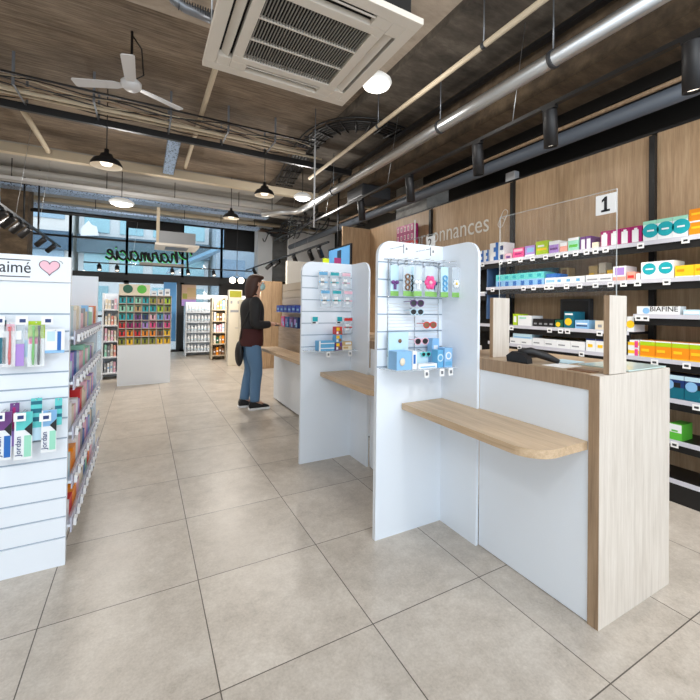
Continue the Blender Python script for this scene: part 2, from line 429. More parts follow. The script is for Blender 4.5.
def screen(y0, y1, label, num, signlabel, z1=1.82):
    X = 1.775
    t = thing('counter_screen', (X, (y0+y1)/2, 1.03), label, 'counter screen', None)
    for yy in (y0, y1):
        B(1.71, 1.84, yy, yy+.024, 1.031, 1.362, OAKP).build('post', t)
        B(1.7085, 1.71, yy+.001, yy+.023, 1.031, 1.362, OAKD).build('edge_band', t)
    B(X-.002, X+.002, y0+.008, y1+.016, 1.363, z1, PANE).build('clear_pane', t)
    e = MB()
    for yy in (y0+.008, y1+.016): e.box(X-.0022, X+.0022, yy-.0012, yy+.0012, 1.363, z1, PEDGE)
    e.box(X-.0022, X+.0022, y0+.0095, y1+.0145, z1-.0012, z1+.0012, PEDGE); e.build('pane_edge', t)
    if num:
        s = thing('number_sign', (X-.006, y0+.07, z1-.11), signlabel, 'sign')
        yb = y0+.009
        B(X-.006, X-.0035, yb, yb+.084, z1-.101, z1-.014, PAPER).build('card', s)
        if num == '1':
            n_ = MB(); y_ = yb+.042; z_ = z1-.090
            n_.prism([(y_-.006, z_), (y_-.006, z_+.066), (y_+.002, z_+.066), (y_+.016, z_+.053), (y_+.016, z_+.043), (y_+.006, z_+.049), (y_+.006, z_)], 'X', X-.007, X-.006, INK)
            n_.box(X-.007, X-.006, y_-.018, y_+.018, z_, z_+.009, INK); n_.build('numeral', s)
        else: text('numeral', num, .085, INK, frame((X-.0075, yb+.066, z1-.088), (0, -1, 0), (0, 0, 1)), s, ext=.0008)
screen(.906, 1.515, 'clear counter screen on two pale oak posts on the nearest counter', '1', 'white number 1 card on the nearest clear counter screen')
screen(2.08, 2.69, 'clear counter screen on oak posts on the second counter', '2', 'white number 2 card showing above the nearest white display panel')
# things on the near counter
tag(B(1.88, 2.21, .915, 1.14, 1.0305, 1.0365, mat('mint_glass', (198, 218, 214), .12), .001).build('glass_mat'), 'pale mint glass mat lying on the right end of the nearest counter', 'counter mat')
tag(B(1.86, 2.0, 1.18, 1.30, 1.0305, 1.034, P['pale'], .001).build('leaflet'), 'pale leaflet lying behind the right oak post on the nearest counter', 'leaflet')
sc_ = thing('card_reader', (1.76, 1.30, 1.03), 'black handheld device lying beside the left oak post on the nearest counter', 'card reader')
MB().prism([(1.26, 1.031), (1.38, 1.031), (1.385, 1.06), (1.35, 1.085), (1.30, 1.08), (1.262, 1.055)], 'X', 1.66, 1.70, BLACKP).build('body', sc_)
MB().tube([(1.69, 1.33, 1.08), (1.74, 1.30, 1.085), (1.80, 1.25, 1.06), (1.82, 1.20, 1.04)], [.018, .022, .02, .012], BLACKP, 10).build('handle', sc_)
MB().tube([(1.70, 1.38, 1.05), (1.76, 1.42, 1.038), (1.86, 1.43, 1.036), (1.95, 1.40, 1.036)], .004, BLACKP, 6).build('cable', sc_)
kp = thing('keyboard', (1.95, 1.43, 1.03), 'flat black keyboard with grey keys behind the paper on the nearest counter', 'keyboard')
B(1.87, 2.02, 1.42, 1.54, 1.0305, 1.046, BLACKP, .003).build('case', kp)
k_ = MB()
for i in range(4):
    for j in range(5): k_.box(1.88+i*.033, 1.908+i*.033, 1.426+j*.022, 1.444+j*.022, 1.046, 1.049, DKGREY)
k_.build('keys', kp)
tag(B(1.70, 1.84, 1.10, 1.21, 1.0305, 1.032, PAPER).build('paper_sheet'), 'white paper sheet lying on the nearest counter worktop', 'paper')
tag(B(1.68, 1.74, .965, 1.07, 1.0305, 1.034, P['brown']).build('receipt_folder'), 'thin brown folder beside the right oak post on the nearest counter', 'folder')

# ================================================================ PRODUCTS
def pbox(name, label, cat, group, x0, x1, y0, y1, z0, z1, base, decals=(), face='X'):
    """printed carton; decals on the face towards the aisle: (u0,v0,u1,v1,mat) or ('o',u,v,r,mat) in 0..1 face units"""
    b = MB(); b.box(x0, x1, y0, y1, z0, z1, base)
    w, h = ((y1-y0) if face == 'X' else (x1-x0)), z1-z0
    for k, d in enumerate(decals):
        e = .0006*(k+1)
        if d[0] == 'o':
            _, u, v, r, m = d
            if face == 'X': b.disc((x0-e/2, y1-u*w, z0+v*h), r*h, e, m, 'X', 16)
            else: b.disc((x0+u*w, y0-e/2, z0+v*h), r*h, e, m, 'Y', 16)
        else:
            u0, v0, u1, v1, m = d
            if face == 'X': b.box(x0-e, x0, y1-u1*w, y1-u0*w, z0+v0*h, z0+v1*h, m)
            else: b.box(x0+u0*w, x0+u1*w, y0-e, y0, z0+v0*h, z0+v1*h, m)
    return tag(b.build(name), label, cat, group)

# ---- wall shelving behind the counter: five bays of black metal gondola
XS = 3.2
def ycol(px, z):               # Y of the pixel column on the shelf-front plane at height z
    lo, hi = .2, 12.
    for _ in range(40):
        mid = (lo+hi)/2; d = Vector((XS, mid, z-CAMH)); x = CX + FPX*d.dot(_R)/d.dot(_f)
        if x > px: lo = mid
        else: hi = mid
    return (lo+hi)/2
unit = thing('wall_shelving', (3.4, 2.6, 0), 'black metal shelving with white shelf fronts along the oak panelling behind the counters', 'shelving')
for yy in (.22, 1.545, 2.86, 4.22):
    u = MB(); u.box(3.49, 3.528, yy-.02, yy+.02, 0, 2.68, BLACK)
    u.build('upright', unit)
base = B(3.2, 3.5, -.4, 4.2, 0, .13, BLACK); base.build('plinth', unit)
LED = mat('shelf_front_strip', (206, 206, 216), .3)
def shelf(y0, y1, z, tags=()):
    s_ = MB(); s_.box(XS+.004, 3.5, y0, y1, z-.022, z-.002, BLACK); s_.box(XS+.01, XS+.03, y0, y1, z-.075, z-.022, BLACK)
    o = s_.build('shelf', unit)
    B(XS-.004, XS+.004, y0, y1, z-.026, z+.004, LED).build('price_strip', o)
    for px in tags:
        yc = ycol(px, z)
        g = MB(); g.box(XS-.008, XS-.0045, yc-.022, yc+.022, z-.046, z-.008, PAPER); g.box(XS-.009, XS-.008, yc-.012, yc+.012, z-.034, z-.02, DKGREY)
        g.build('price_tag', o)
    return o
Z1, Z2, Z3L, Z3R, Z4, Z5, Z6, Z7 = 1.805, 1.53, 1.145, 1.275, .965, .70, .42, .155
shelf(-.4, 4.2, Z1, (483, 501, 510, 521, 533, 546, 558, 566, 576, 587, 596, 606, 641, 686))
shelf(-.4, 2.93, Z2, (493, 524, 534, 547, 552, 567, 580, 596, 611, 624, 638, 667))
shelf(1.56, 4.2, Z3L, (508, 512, 550, 561, 568, 600))
shelf(-.4, 1.53, Z3R, (639, 646))
shelf(-.4, 2.9, Z4, (520, 582, 655, 687))
shelf(-.4, 4.2, Z5, (697,)); shelf(-.4, 4.2, Z6, (675,)); shelf(-.4, 4.2, Z7)
shelf(2.95, 4.2, 1.47); 
B(3.22, 3.5, 2.93, 2.945, 1.2, 1.79, mat('blue_side_panel', (70, 100, 140), .4)).build('divider', unit)
B(3.505, 3.52, 2.95, 4.19, .15, 1.78, BLACKP).build('back_panel', unit)

def run(px0, px1, n, z, h, base, decals, stem, where, cat='box', depth=.16, x0=3.212, gap=.003, name='medicine_box', grp=None):
    a, b = ycol(px0, z+h/2), ycol(px1, z+h/2); w = (a-b)/n
    for i in range(n):
        lab = '%s %s' % (stem, where) if n == 1 else '%s %s, %s' % (stem, where, nth(i, n))
        pbox(name, lab, cat, grp or ('%s boxes %s' % (stem.split()[0], where) if n > 1 else None), x0, x0+depth, a-w*(i+1)+gap/2, a-w*i-gap/2, z, z+h, base, decals)
T = 'on the top shelf'; S2 = 'on the second shelf'; S3 = 'on the third shelf'; S4 = 'on the fourth shelf'
z = Z1 - .0015
bw = [(.45, 0, 1, .5, P['blue']), (.7, .5, 1, 1, P['blue'])]
run(478, 488, 2, z, .065, P['white'], bw, 'small white and blue carton', 'at the left end of the top shelf')
run(478, 488, 2, z+.0655, .065, P['white'], bw, 'small white and blue carton', 'stacked, left end of the top shelf')
run(489, 497.5, 1, z, .095, P['white'], bw, 'lower tall white and blue carton', 'left of the screen edge on the top shelf')
run(489, 497.5, 1, z+.0955, .095, P['white'], bw, 'upper tall white and blue carton', 'left of the screen edge on the top shelf')
run(498, 503, 1, z, .095, P['white'], [(.1, .1, .9, .6, P['navy'])], 'lower narrow navy and white carton', 'at the screen edge on the top shelf')
run(498, 503, 1, z+.0955, .09, P['white'], [(.1, .1, .9, .6, P['navy'])], 'upper narrow navy and white carton', 'at the screen edge on the top shelf')
run(504, 511, 1, z, .06, P['rose'], [(.2, .2, .8, .6, P['purple'])], 'small pale pink and purple carton', T)
run(512, 523, 1, z, .10, P['pink'], [(.1, .65, .9, .9, P['rose']), (.2, .35, .8, .5, P['magenta'])], 'bright pink carton', T)
run(524, 534, 1, z, .105, P['lilac'], [(0, 0, 1, .2, P['white']), (.2, .4, .9, .8, P['sky'])], 'pale blue and lilac carton', T)
run(535, 547, 1, z, .13, P['lime'], [(.1, .35, .9, .5, P['yellow']), (.15, .6, .7, .72, P['white'])], 'lime green carton', T)
run(548, 558, 1, z, .115, P['white'], [(0, 0, 1, .7, P['lilac']), (.1, .3, .9, .45, P['purple'])], 'lavender carton with white top', T)
run(559, 566.5, 1, z, .085, P['peach'], [(0, .65, 1, 1, P['white'])], 'small peach carton', T)
run(567, 578, 1, z, .115, P['mint'], [(0, .8, 1, 1, P['white']), (.1, .3, .9, .5, P['green'])], 'mint green carton with white lid', T)
run(579, 590, 2, z, .11, P['purple'], [(.25, .05, .95, .8, P['white'])], 'narrow purple and white carton', T)
run(591, 598, 1, z, .05, P['cream'], [], 'low cream carton', T)
run(599.5, 641, 4, z, .128, P['magenta'], [(.1, .08, .72, .8, P['white']), (.3, .8, .6, .9, P['white'])], 'magenta carton with white panel', T)
run(642, 687.5, 3, z, .15, P['white'], [(0, .82, 1, 1, P['mint']), ('o', .55, .52, .34, P['teal']), (.3, .48, .8, .56, P['white'])], 'large white carton with teal disc', T)
for k, nm in ((0, 'lower'), (1, 'upper')):
    run(688, 712, 1, z+k*.0905, .09, P['orange'], [(0, 0, 1, .12, P['white']), (.1, .55, .6, .7, P['yellow'])], nm+' wide orange carton', 'at the right end of the top shelf')
z = Z2 - .0015
tb = [(0, .55, 1, 1, P['aqua']), (.2, .1, .7, .5, P['dteal']), (.75, .6, .9, .85, P['red'])]
run(495, 543, 6, z, .065, P['sky'], [(.3, .1, .75, .8, P['blue'])], 'pale blue carton', 'under the teal cartons on the second shelf')
run(495, 543, 6, z+.0655, .06, P['aqua'], [(.25, .25, .7, .75, P['teal'])], 'aqua teal carton', 'stacked upper on the second shelf')
run(505, 540, 3, z, .175, P['dteal'], [(.1, .6, .9, .8, P['teal'])], 'tall dark teal carton', 'behind the aqua cartons on the second shelf', depth=.10, x0=3.38)
run(544, 555, 1, z, .062, P['white'], [(.1, .3, .9, .7, P['sky'])], 'low white and blue carton', 'beside the aqua cartons on the second shelf')
run(545, 556, 1, z+.0625, .035, P['blue'], [], 'flat blue carton', 'lying on a low white carton on the second shelf')
run(548, 556, 1, z, .16, P['tan'], [(.2, .5, .8, .9, P['brown'])], 'tan and brown carton', 'behind the flat blue carton on the second shelf', depth=.1, x0=3.38)
run(555.5, 584, 3, z, .06, P['white'], [(.1, .3, .5, .7, P['skyd'])], 'low white carton with blue print', S2)
run(576, 585, 1, z, .155, P['tan'], [(0, .3, .6, .6, P['yellow'])], 'tan carton', 'leaning at the back of the second shelf', depth=.1, x0=3.38)
run(586, 593, 1, z, .175, P['cream'], [(.1, .2, .9, .5, P['tan'])], 'tall cream carton', 'standing at the back of the second shelf', depth=.1, x0=3.38)
run(594, 604, 1, z, .11, P['yellow'], [(.1, .3, .9, .6, P['tan'])], 'mustard yellow carton', 'standing at the back of the second shelf', depth=.1, x0=3.38)
run(585, 611.5, 2, z, .062, P['white'], [(.1, .3, .9, .5, P['grey'])], 'low plain white carton', 'in the middle of the second shelf')
run(612, 625, 1, z, .115, P['white'], [(.15, .4, .9, .9, P['lilac']), (0, 0, 1, .3, P['peach'])], 'white carton with lilac panel and peach base', S2)
run(609, 613, 1, z, .13, P['tan'], [], 'narrow tan carton', 'behind the lilac-panelled carton on the second shelf', depth=.1, x0=3.38)
run(626, 634, 1, z, .065, P['peach'], [(.1, .3, .9, .6, P['red'])], 'low salmon red carton', S2)
run(635, 639, 1, z, .05, P['white'], [], 'tiny plain white carton', 'beside the salmon red carton on the second shelf')
run(640, 673, 2, z, .128, P['white'], [('o', .52, .6, .33, P['teal']), (.3, .55, .8, .63, P['white'])], 'white carton with teal disc', S2)
run(674, 714, 2, z, .085, P['yellow'], [(0, 0, 1, .15, P['white']), (.1, .5, .5, .7, P['orange'])], 'wide yellow carton', S2)
z = Z3L - .0015
run(512, 516.5, 1, z, .115, P['lime'], [(.2, .3, .8, .8, P['white'])], 'narrow white and lime carton', S3)
run(517, 531, 1, z, .10, P['white'], [(.1, .7, .6, .85, P['mint'])], 'broad white carton', 'beside the lime carton on the third shelf')
run(532, 553, 4, z, .075, P['black'], [(.2, .3, .8, .5, P['grey'])], 'black lidded carton', S3)
run(554, 562, 1, z, .07, P['dgreen'], [('o', .4, .45, .3, P['yellow'])], 'small dark green carton with yellow disc', S3)
run(563, 573, 1, z, .145, P['dteal'], [('o', .45, .4, .22, P['yellow']), (.1, .8, .9, .9, P['white'])], 'tall teal carton with yellow disc', S3)
run(574, 588, 1, z, .075, P['sky'], [(.1, .3, .9, .45, P['navy']), (.1, .55, .9, .7, P['white'])], 'white and navy striped carton', S3)
run(594, 604, 1, z, .075, P['cream'], [(.3, .3, .7, .6, P['grey'])], 'cream carton with grey mark', S3)
run(626, 633, 1, z, .115, P['white'], [('o', .5, .5, .25, P['yellow'])], 'white carton with yellow disc', 'beside the right oak post on the third shelf')
run(545, 575, 1, z, .26, DKGREY, [(.06, .08, .94, .92, P['black'])], 'large dark tray', 'at the back of the third shelf', depth=.05, x0=3.42, name='storage_tray', cat='tray')
z = Z3R - .0015
a, b_ = ycol(636, z), ycol(679, z)
o = thing('ointment_box', (3.24, (a+b_)/2, z), 'long white carton lettered in black on the right-hand shelf', 'box')
B(3.212, 3.30, b_, a, z, z+.062, P['white']).build('carton', o)
_b = MB(); _b.disc((3.2105, a-.06, z+.03), .022, .001, P['sky'], 'X'); _b.build('logo_disc', o)
text('brand_lettering', 'BIAFINE', .05, INK, frame((3.2108, a-.085, z+.026), (0, -1, 0), (0, 0, 1)), o, width=.165, ext=.0008)
run(682, 718, 2, z, .040, P['pale'], [(.05, .3, .95, .7, P['white'])], 'flat pale white carton', 'beside the lettered carton on the right-hand shelf')
z = Z4 - .0015
run(509, 531, 2, z, .06, P['white'], [(.1, .3, .5, .5, P['grey'])], 'low white carton', 'at the left end of the fourth shelf')
run(512, 531, 1, z+.0605, .055, P['pale'], [(.05, .1, .95, .3, P['sky'])], 'long white carton', 'stacked on two low cartons on the fourth shelf')
run(531.5, 584, 4, z, .075, P['white'], [(.1, .35, .6, .5, P['grey'])], 'plain white carton', 'in the middle of the fourth shelf')
run(585, 605, 2, z, .125, P['white'], [(0, .75, 1, 1, P['navy']), (.2, .3, .7, .5, P['yellow'])], 'white carton with navy top', S4)
for k in range(2):
    run(627, 638.5, 1, z+k*.0605, .06, P['white'], [(0, .35, 1, .75, P['yellow']), (.6, .1, .9, .9, P['pink'])], ('lower', 'upper')[k]+' yellow and pink striped carton', S4)
run(639, 707, 4, z, .125, P['orange'], [(0, .70, 1, .93, P['lime']), (0, .93, 1, 1, P['white']), (.1, .35, .6, .5, P['yellow']), (0, 0, 1, .1, P['yellow'])], 'orange carton with lime top band', S4)
z = Z5 - .0015
run(640, 708, 3, z, .165, P['navy'], [(0, .0, 1, .5, P['dteal']), (0, .82, 1, 1, P['pale']), ('o', .3, .6, .2, P['sky']), (.55, .5, .85, .7, P['black'])], 'dark blue teal carton', 'on the fifth shelf')
z = Z6 - .0015
run(668, 681, 1, z, .11, P['green'], [(0, .5, 1, 1, P['white']), (.2, .55, .7, .65, P['green'])], 'green and white carton', 'on the sixth shelf near the floor')
run(655, 668, 1, z, .06, P['white'], [], 'low plain white carton', 'on the sixth shelf near the floor')

# dark left bay oddments (seen in the gap beside the first panel)
run(476, 484, 1, 1.4685, .02, P['white'], [], 'thin white leaflet stack', 'in the dark left bay')

# pink cartons above the first display panel
for k in range(3):
    for i in range(5):
        y0 = 4.44+.085*i
        pbox('medicine_box', 'pink and red carton high on the panelling, %s tier, %s' % (('bottom', 'middle', 'top')[k], nth(4-i, 5)), 'box', 'pink and red cartons stacked high on the panelling', 3.38, 3.46, y0, y0+.08, 2.16+k*.125, 2.16+k*.125+.12, P['red'] if k == 0 else P['magenta'], [(.25, .2, .75, .8, P['rose']), (.4, .3, .6, .7, P['black'])])
tag(B(3.36, 3.52, 4.38, 4.9, 2.14, 2.16, WOOD).build('wall_shelf'), 'small oak shelf high on the panelling carrying pink and red cartons', 'shelf')
tag(B(3.37, 3.39, 4.405, 4.415, 2.1602, 2.56, PAPER).build('divider_card'), 'upright white card beside the pink and red cartons', 'card')

# ---- lettering on the panelling
lt = mat('pale_vinyl', (232, 228, 220), .5)
o = text('wall_lettering', 'ordonnances', .31, lt, frame((3.524, 4.60, 2.215), (0, -1, 0), (0, 0, 1)), width=1.40)
tag(o, 'white word ordonnances on the oak panelling', 'lettering')
pm = MB(); cps = []
ang = math.radians(-28); cy, cz_ = 3.0, 2.318
def cap(u, v): return (3.522, cy-(u*math.cos(ang)-v*math.sin(ang)), cz_+(u*math.sin(ang)+v*math.cos(ang)))
L = [cap(.035*math.cos(t), .065+.035*math.sin(t)) for t in [PI*k/10 for k in range(11)]] + [cap(.035*math.cos(t), -.065+.035*math.sin(t)) for t in [PI+PI*k/10 for k in range(11)]]
pm.tube(L+[L[0]], .0045, lt, 6); pm.tube([cap(-.035, 0), cap(.035, 0)], .0045, lt, 6)
tag(pm.build('pill_emblem'), 'outlined pill emblem after the wall lettering', 'emblem')

# ================================================================ DISPLAY PANEL 1 GOODS
def hang_card(x, y, z, w, h, base, deco, label, group, name='hair_clip_card', foot=P['leaf']):
    """blister card hanging from a chrome hook, facing the camera"""
    t = thing(name, (x, y, z), label, 'hanging pack', group)
    b = MB(); b.box(x-w/2, x+w/2, y, y+.002, z, z+h, base); b.box(x-w/2, x+w/2, y-.001, y, z, z+h*.16, foot); b.build('backing_card', t)
    d = MB(); deco(d, x, y-.006, z+h*.45); d.build('contents', t)
    return t
def flower(m, m2, r=.021):
    def f(d, x, y, z):
        for k in range(6): d.ball((x+r*.75*math.cos(k*PI/3), y, z+r*.75*math.sin(k*PI/3)), r*.48, m, (1, .4, 1), 8)
        d.ball((x, y-.004, z), r*.35, m2, (1, .6, 1), 8)
    return f
def loops(m, n=3):
    def f(d, x, y, z):
        for k in range(n):
            zz = z+(k-(n-1)/2)*.03
            d.tube([(x+.014*math.cos(t*PI/6), y, zz+.014*math.sin(t*PI/6)) for t in range(13)], .004, m, 6)
    return f
def bow(m):
    def f(d, x, y, z):
        d.ball((x-.013, y, z), .014, m, (1, .4, .8), 8); d.ball((x+.013, y, z), .014, m, (1, .4, .8), 8); d.ball((x, y-.002, z), .006, m, (1, 1, 1), 8)
        d.box(x-.008, x-.002, y-.002, y+.001, z-.04, z-.008, m); d.box(x+.002, x+.008, y-.002, y+.001, z-.04, z-.008, m)
    return f
def hook(x, y, z, ln, label, n=None):
    h = MB(); h.tube([(x, y, z), (x, y-ln, z), (x, y-ln-.004, z+.012)], .0022, CHROME, 6)
    h.tube([(x, y, z+.03), (x, y-ln-.006, z+.03)], .0016, CHROME, 6)
    h.tube([(x, y, z-.004), (x, y, z+.034)], .003, CHROME, 6)
    return h
rk = thing('hook_rack', (1.4, 1.76, 1.475), 'chrome hook rail holding hair clip cards on the nearest display panel', 'rack')
hb = MB(); hb.tube([(1.19, 1.829, 1.575), (1.60, 1.829, 1.575)], .003, CHROME, 6)
for xx in (1.22, 1.41, 1.59): hb.tube([(xx, 1.832, 1.575), (xx, 1.832, 1.02)], .0022, CHROME, 6)
hb.build('rail_frame', rk)
wg = MB()
for k in range(17): wg.tube([(1.22, 1.831, 1.02+k*.019), (1.59, 1.831, 1.02+k*.019)], .0013, PAPER, 5)
wg.build('wire_grid', rk)
specs = [(1.235, 1.79, 'purple', bow, 'white card with purple bow, first from the left'), (1.285, 1.74, 'brown', loops, 'clear card of brown hair bands on the chrome rail'), (1.335, 1.71, 'white', bow, 'card with white bow and green foot on the chrome rail'),
         (1.345, 1.79, 'black', loops, 'card of black hair bands behind the pink flower'), (1.41, 1.70, 'pink', flower, 'card with a large pink flower clip'), (1.47, 1.74, 'navy', bow, 'card with navy blue bow on the chrome rail'),
         (1.52, 1.70, 'skyd', loops, 'card of pale blue hair bands beside the navy bow'), (1.565, 1.76, 'black', bow, 'card with black bow near the side wing'), (1.595, 1.69, 'white', flower, 'card with white flower clips, furthest right on the rail')]
for i, (x, y, cn_, fn, lab) in enumerate(specs):
    deco = fn(P[cn_], P['yellow']) if fn is flower else fn(P[cn_])
    if cn_ == 'pink': deco = flower(P['pink'], P['rose'], .034)
    hang_card(x, y, 1.365, .054 if cn_ != 'pink' else .066, .172, CLEAR2 if i % 3 else P['pale'], deco, lab, 'hair accessory cards on the chrome rail')
    hook(x, 1.829, 1.545-.0, 1.829-y-.0, '').build('hook', rk)
for x in (1.245, 1.43):
    g = MB(); g.box(x-.014, x+.014, 1.70, 1.702, 1.598, 1.638, PAPER); g.box(x-.003, x+.009, 1.699, 1.70, 1.611, 1.625, GREY); g.box(x-.016, x-.013, 1.698, 1.703, 1.593, 1.641, GREY); g.tube([(x-.0145, 1.703, 1.633), (x-.0145, 1.832, 1.633)], .002, CHROME, 6)
    tag(g.build('price_tag_holder'), '%s price tag holder above the hair clip cards on the nearest panel' % ('left' if x < 1.3 else 'right'), 'price tag')
def glasses(x, y, z, fm, lm, label, w=.10):
    t = thing('sunglasses', (x, y, z), label, 'sunglasses', 'sunglasses on the nearest display panel')
    f = MB()
    for s in (-1, 1):
        cx = x+s*w*.25
        ring = [(cx+w*.22*math.cos(k*PI/8), y, z+w*.19*math.sin(k*PI/8)*(1 if math.sin(k*PI/8) < 0 else .85)) for k in range(17)]
        f.tube(ring, .0028, fm, 6); f.tube([(cx+s*w*.22, y, z+w*.08), (cx+s*w*.26, y+.01, z+w*.09), (cx+s*w*.24, y+.06, z+w*.07)], .0022, fm, 6)
    f.tube([(x-w*.05, y, z+w*.05), (x, y-.002, z+w*.08), (x+w*.05, y, z+w*.05)], .0028, fm, 6); f.build('frame', t)
    for s in (-1, 1):
        MB().disc((x+s*w*.25, y+.001, z-.002), w*.2, .002, lm, 'Y', 16).build('lens', t)
    MB().tube([(x, y+.008, z+.01), (x, 1.833, z+.02)], .0025, CHROME, 6).build('holder', t)
    return t
glasses(1.375, 1.765, 1.328, P['purple'], DKGREY, 'purple-framed sunglasses, topmost pair on the panel')
glasses(1.375, 1.765, 1.278, P['pale'], P['black'], 'pale blue-framed sunglasses with black lenses, second pair down')
glasses(1.47, 1.765, 1.203, P['red'], P['brown'], 'red-framed sunglasses, third pair down on the right')
glasses(1.41, 1.765, 1.11, P['rose'], P['black'], 'pink and black sunglasses above the blue boxes', .105)
glasses(1.435, 1.755, 1.035, P['aqua'], P['black'], 'small turquoise sunglasses beside the pale blue card', .07)
# acrylic shelf
def acr_shelf(y, z, tags, label):
    t = thing('acrylic_shelf', (1.39, y-.09, z), label, 'shelf')
    pts = [(1.165, y-.001), (1.60, y-.001), (1.60, y-.15)] + [(1.165+.12-.12*math.sin(a*PI/16), y-.15+.12-.12*math.cos(a*PI/16)) for a in range(9)]
    MB().prism(pts, 'Z', z-.006, z, CLEAR2).build('shelf_board', t)
    for x, yy in tags:
        g = MB(); g.box(x-.016, x+.016, yy-.004, yy-.001, z-.046, z-.004, PAPER); g.box(x-.008, x+.008, yy-.0048, yy-.004, z-.034, z-.016, GREY); g.build('price_tag', t)
    return t
acr_shelf(1.834, .962, ((1.38, 1.683), (1.49, 1.683), (1.555, 1.683)), 'clear acrylic shelf carrying pale blue boxes on the nearest panel')
z = .9622
bb = thing('display_box', (1.27, 1.77, z), 'large open pale blue display box, leftmost on the acrylic shelf', 'box')
b = MB(); b.box(1.20, 1.335, 1.79, 1.80, z, z+.20, P['pale']); b.box(1.20, 1.30, 1.71, 1.79, z, z+.10, P['sky']); b.build('carton', bb)
MB().ball((1.235, 1.706, z+.045), .018, P['cream'], (1, .3, 1.2)).build('printed_face', bb); b = MB(); b.ball((1.275, 1.787, z+.15), .012, P['brown'], (1, .3, 1)); b.build('printed_face', bb)
pbox('lotion_box', 'tall white box with blue stripe on the acrylic shelf', 'box', None, 1.305, 1.335, 1.71, 1.76, z, z+.10, P['white'], [(.2, .3, .7, .8, P['blue'])], 'Y')
pbox('lotion_box', 'low white box on the acrylic shelf under the turquoise sunglasses', 'box', None, 1.34, 1.47, 1.70, 1.74, z, z+.026, P['white'], [(.1, .2, .9, .5, P['sky'])], 'Y')
pbox('lens_card', 'pale square card behind the turquoise sunglasses', 'card', None, 1.375, 1.46, 1.765, 1.768, z, z+.085, P['pale'], [(.1, .1, .9, .2, P['grey'])], 'Y')
pbox('cream_box', 'mid blue box with a white ring, left of the two rightmost boxes', 'box', None, 1.475, 1.515, 1.70, 1.75, z, z+.10, P['skyd'], [('o', .5, .55, .22, P['pale']), ('o', .5, .55, .14, P['skyd'])], 'Y')
pbox('cream_box', 'rightmost pale blue box with a white ring near the side wing', 'box', None, 1.518, 1.575, 1.69, 1.75, z, z+.11, P['sky'], [('o', .5, .6, .2, P['white']), ('o', .5, .6, .13, P['sky']), (.1, .1, .9, .3, P['skyd'])], 'Y')
pbox('cream_box', 'small sky blue box stacked at the back behind the ringed boxes', 'box', None, 1.49, 1.54, 1.765, 1.81, z, z+.16, P['sky'], [(.2, .6, .8, .75, P['white'])], 'Y')

# ================================================================ DISPLAY PANEL 2 GOODS
def pouch(x, y, z, w, h, top, label, group, name='clear_pack'):
    t = thing(name, (x, y, z), label, 'hanging pack', group)
    B(x-w/2, x+w/2, y-.006, y+.006, z, z+h, CLEAR2, .002).build('pouch', t)
    b = MB(); b.box(x-w*.45, x+w*.45, y-.008, y-.006, z+h*.78, z+h*.95, top); b.box(x-w*.3, x+w*.1, y-.008, y-.006, z+h*.2, z+h*.6, P['white']); b.box(x-w*.45, x+w*.45, y-.008, y-.006, z+h*.35, z+h*.42, top); b.build('printed_label', t)
    MB().tube([(x, y-.01, z+h-.006), (x, 3.012, z+h-.006)], .0025, CHROME, 6).build('hook', t)
for x, m, nm in ((1.315, 'skyd', 'left blue-topped'), (1.42, 'teal', 'middle blue-green-topped'), (1.53, 'rose', 'right pink-topped')):
    pouch(x, 2.95, 1.45, .085, .15, P[m], nm+' clear pack in the upper row of the second panel', 'clear packs on the second display panel')
    pouch(x+.012, 2.93, 1.30, .085, .145, P[m], nm+' clear pack in the lower row of the second panel', 'clear packs on the second display panel')
for x, lab in ((1.27, 'left teal card'), (1.50, 'right teal card')):
    pbox('small_card', lab+' stuck above the acrylic shelf of the second panel', 'card', None, x-.03, x+.03, 3.000, 3.012, 1.155, 1.22, P['white'], [(.1, .35, .9, .95, P['teal']), (.1, .1, .6, .3, P['black'])], 'Y')
acr_shelf(3.014, .94, ((1.33, 2.86), (1.53, 2.86)), 'clear acrylic shelf on the second white display panel')
z = .9402
for k in range(2):
    pbox('first_aid_box', '%s long blue and white striped box on the second panel shelf' % ('lower', 'upper')[k], 'box', None, 1.265, 1.405, 2.90, 2.98, z+k*.0405, z+.04+k*.0405, P['skyd'], [(0, .4, 1, .6, P['white']), (0, 0, .1, 1, P['white'])], 'Y')
for k, (m, nm) in enumerate((('purple', 'bottom purple'), ('skyd', 'middle blue'), ('red', 'topmost red patterned'))):
    pbox('plaster_box', nm+' small box in the stack on the second panel shelf', 'box', 'stack of small boxes on the second panel shelf', 1.415, 1.475, 2.90, 2.96, z+k*.0655, z+.065+k*.0655, P[m], [(.1, .5, .6, .9, P['yellow']), (.5, .1, .9, .5, P['brown']), (.1, .1, .4, .4, P['white'])], 'Y')
pbox('plaster_box', 'low yellow-brown box right of the small stack on the second panel', 'box', None, 1.48, 1.57, 2.90, 2.96, z, z+.035, P['cream'], [(.1, .3, .6, .8, P['tan'])], 'Y')
pbox('plaster_box', 'low brown box stacked on a yellow-brown box, second panel shelf', 'box', None, 1.48, 1.57, 2.90, 2.96, z+.0355, z+.07, P['tan'], [(.3, .3, .9, .8, P['white'])], 'Y')
pouch(1.555, 2.95, 1.075, .085, .14, P['red'], 'red-topped clear pack hanging beside the right teal card', None)
tag(B(1.345, 1.405, 3.030, 3.033, 1.6803, 1.718, mat('neon_yellow_card', (226, 240, 20), .6)).build('notice_card'), 'bright yellow card showing above the second display panel', 'card')
tag(B(1.455, 1.52, 3.030, 3.033, 1.6803, 1.73, P['magenta']).build('notice_card'), 'magenta card showing above the second display panel', 'card')

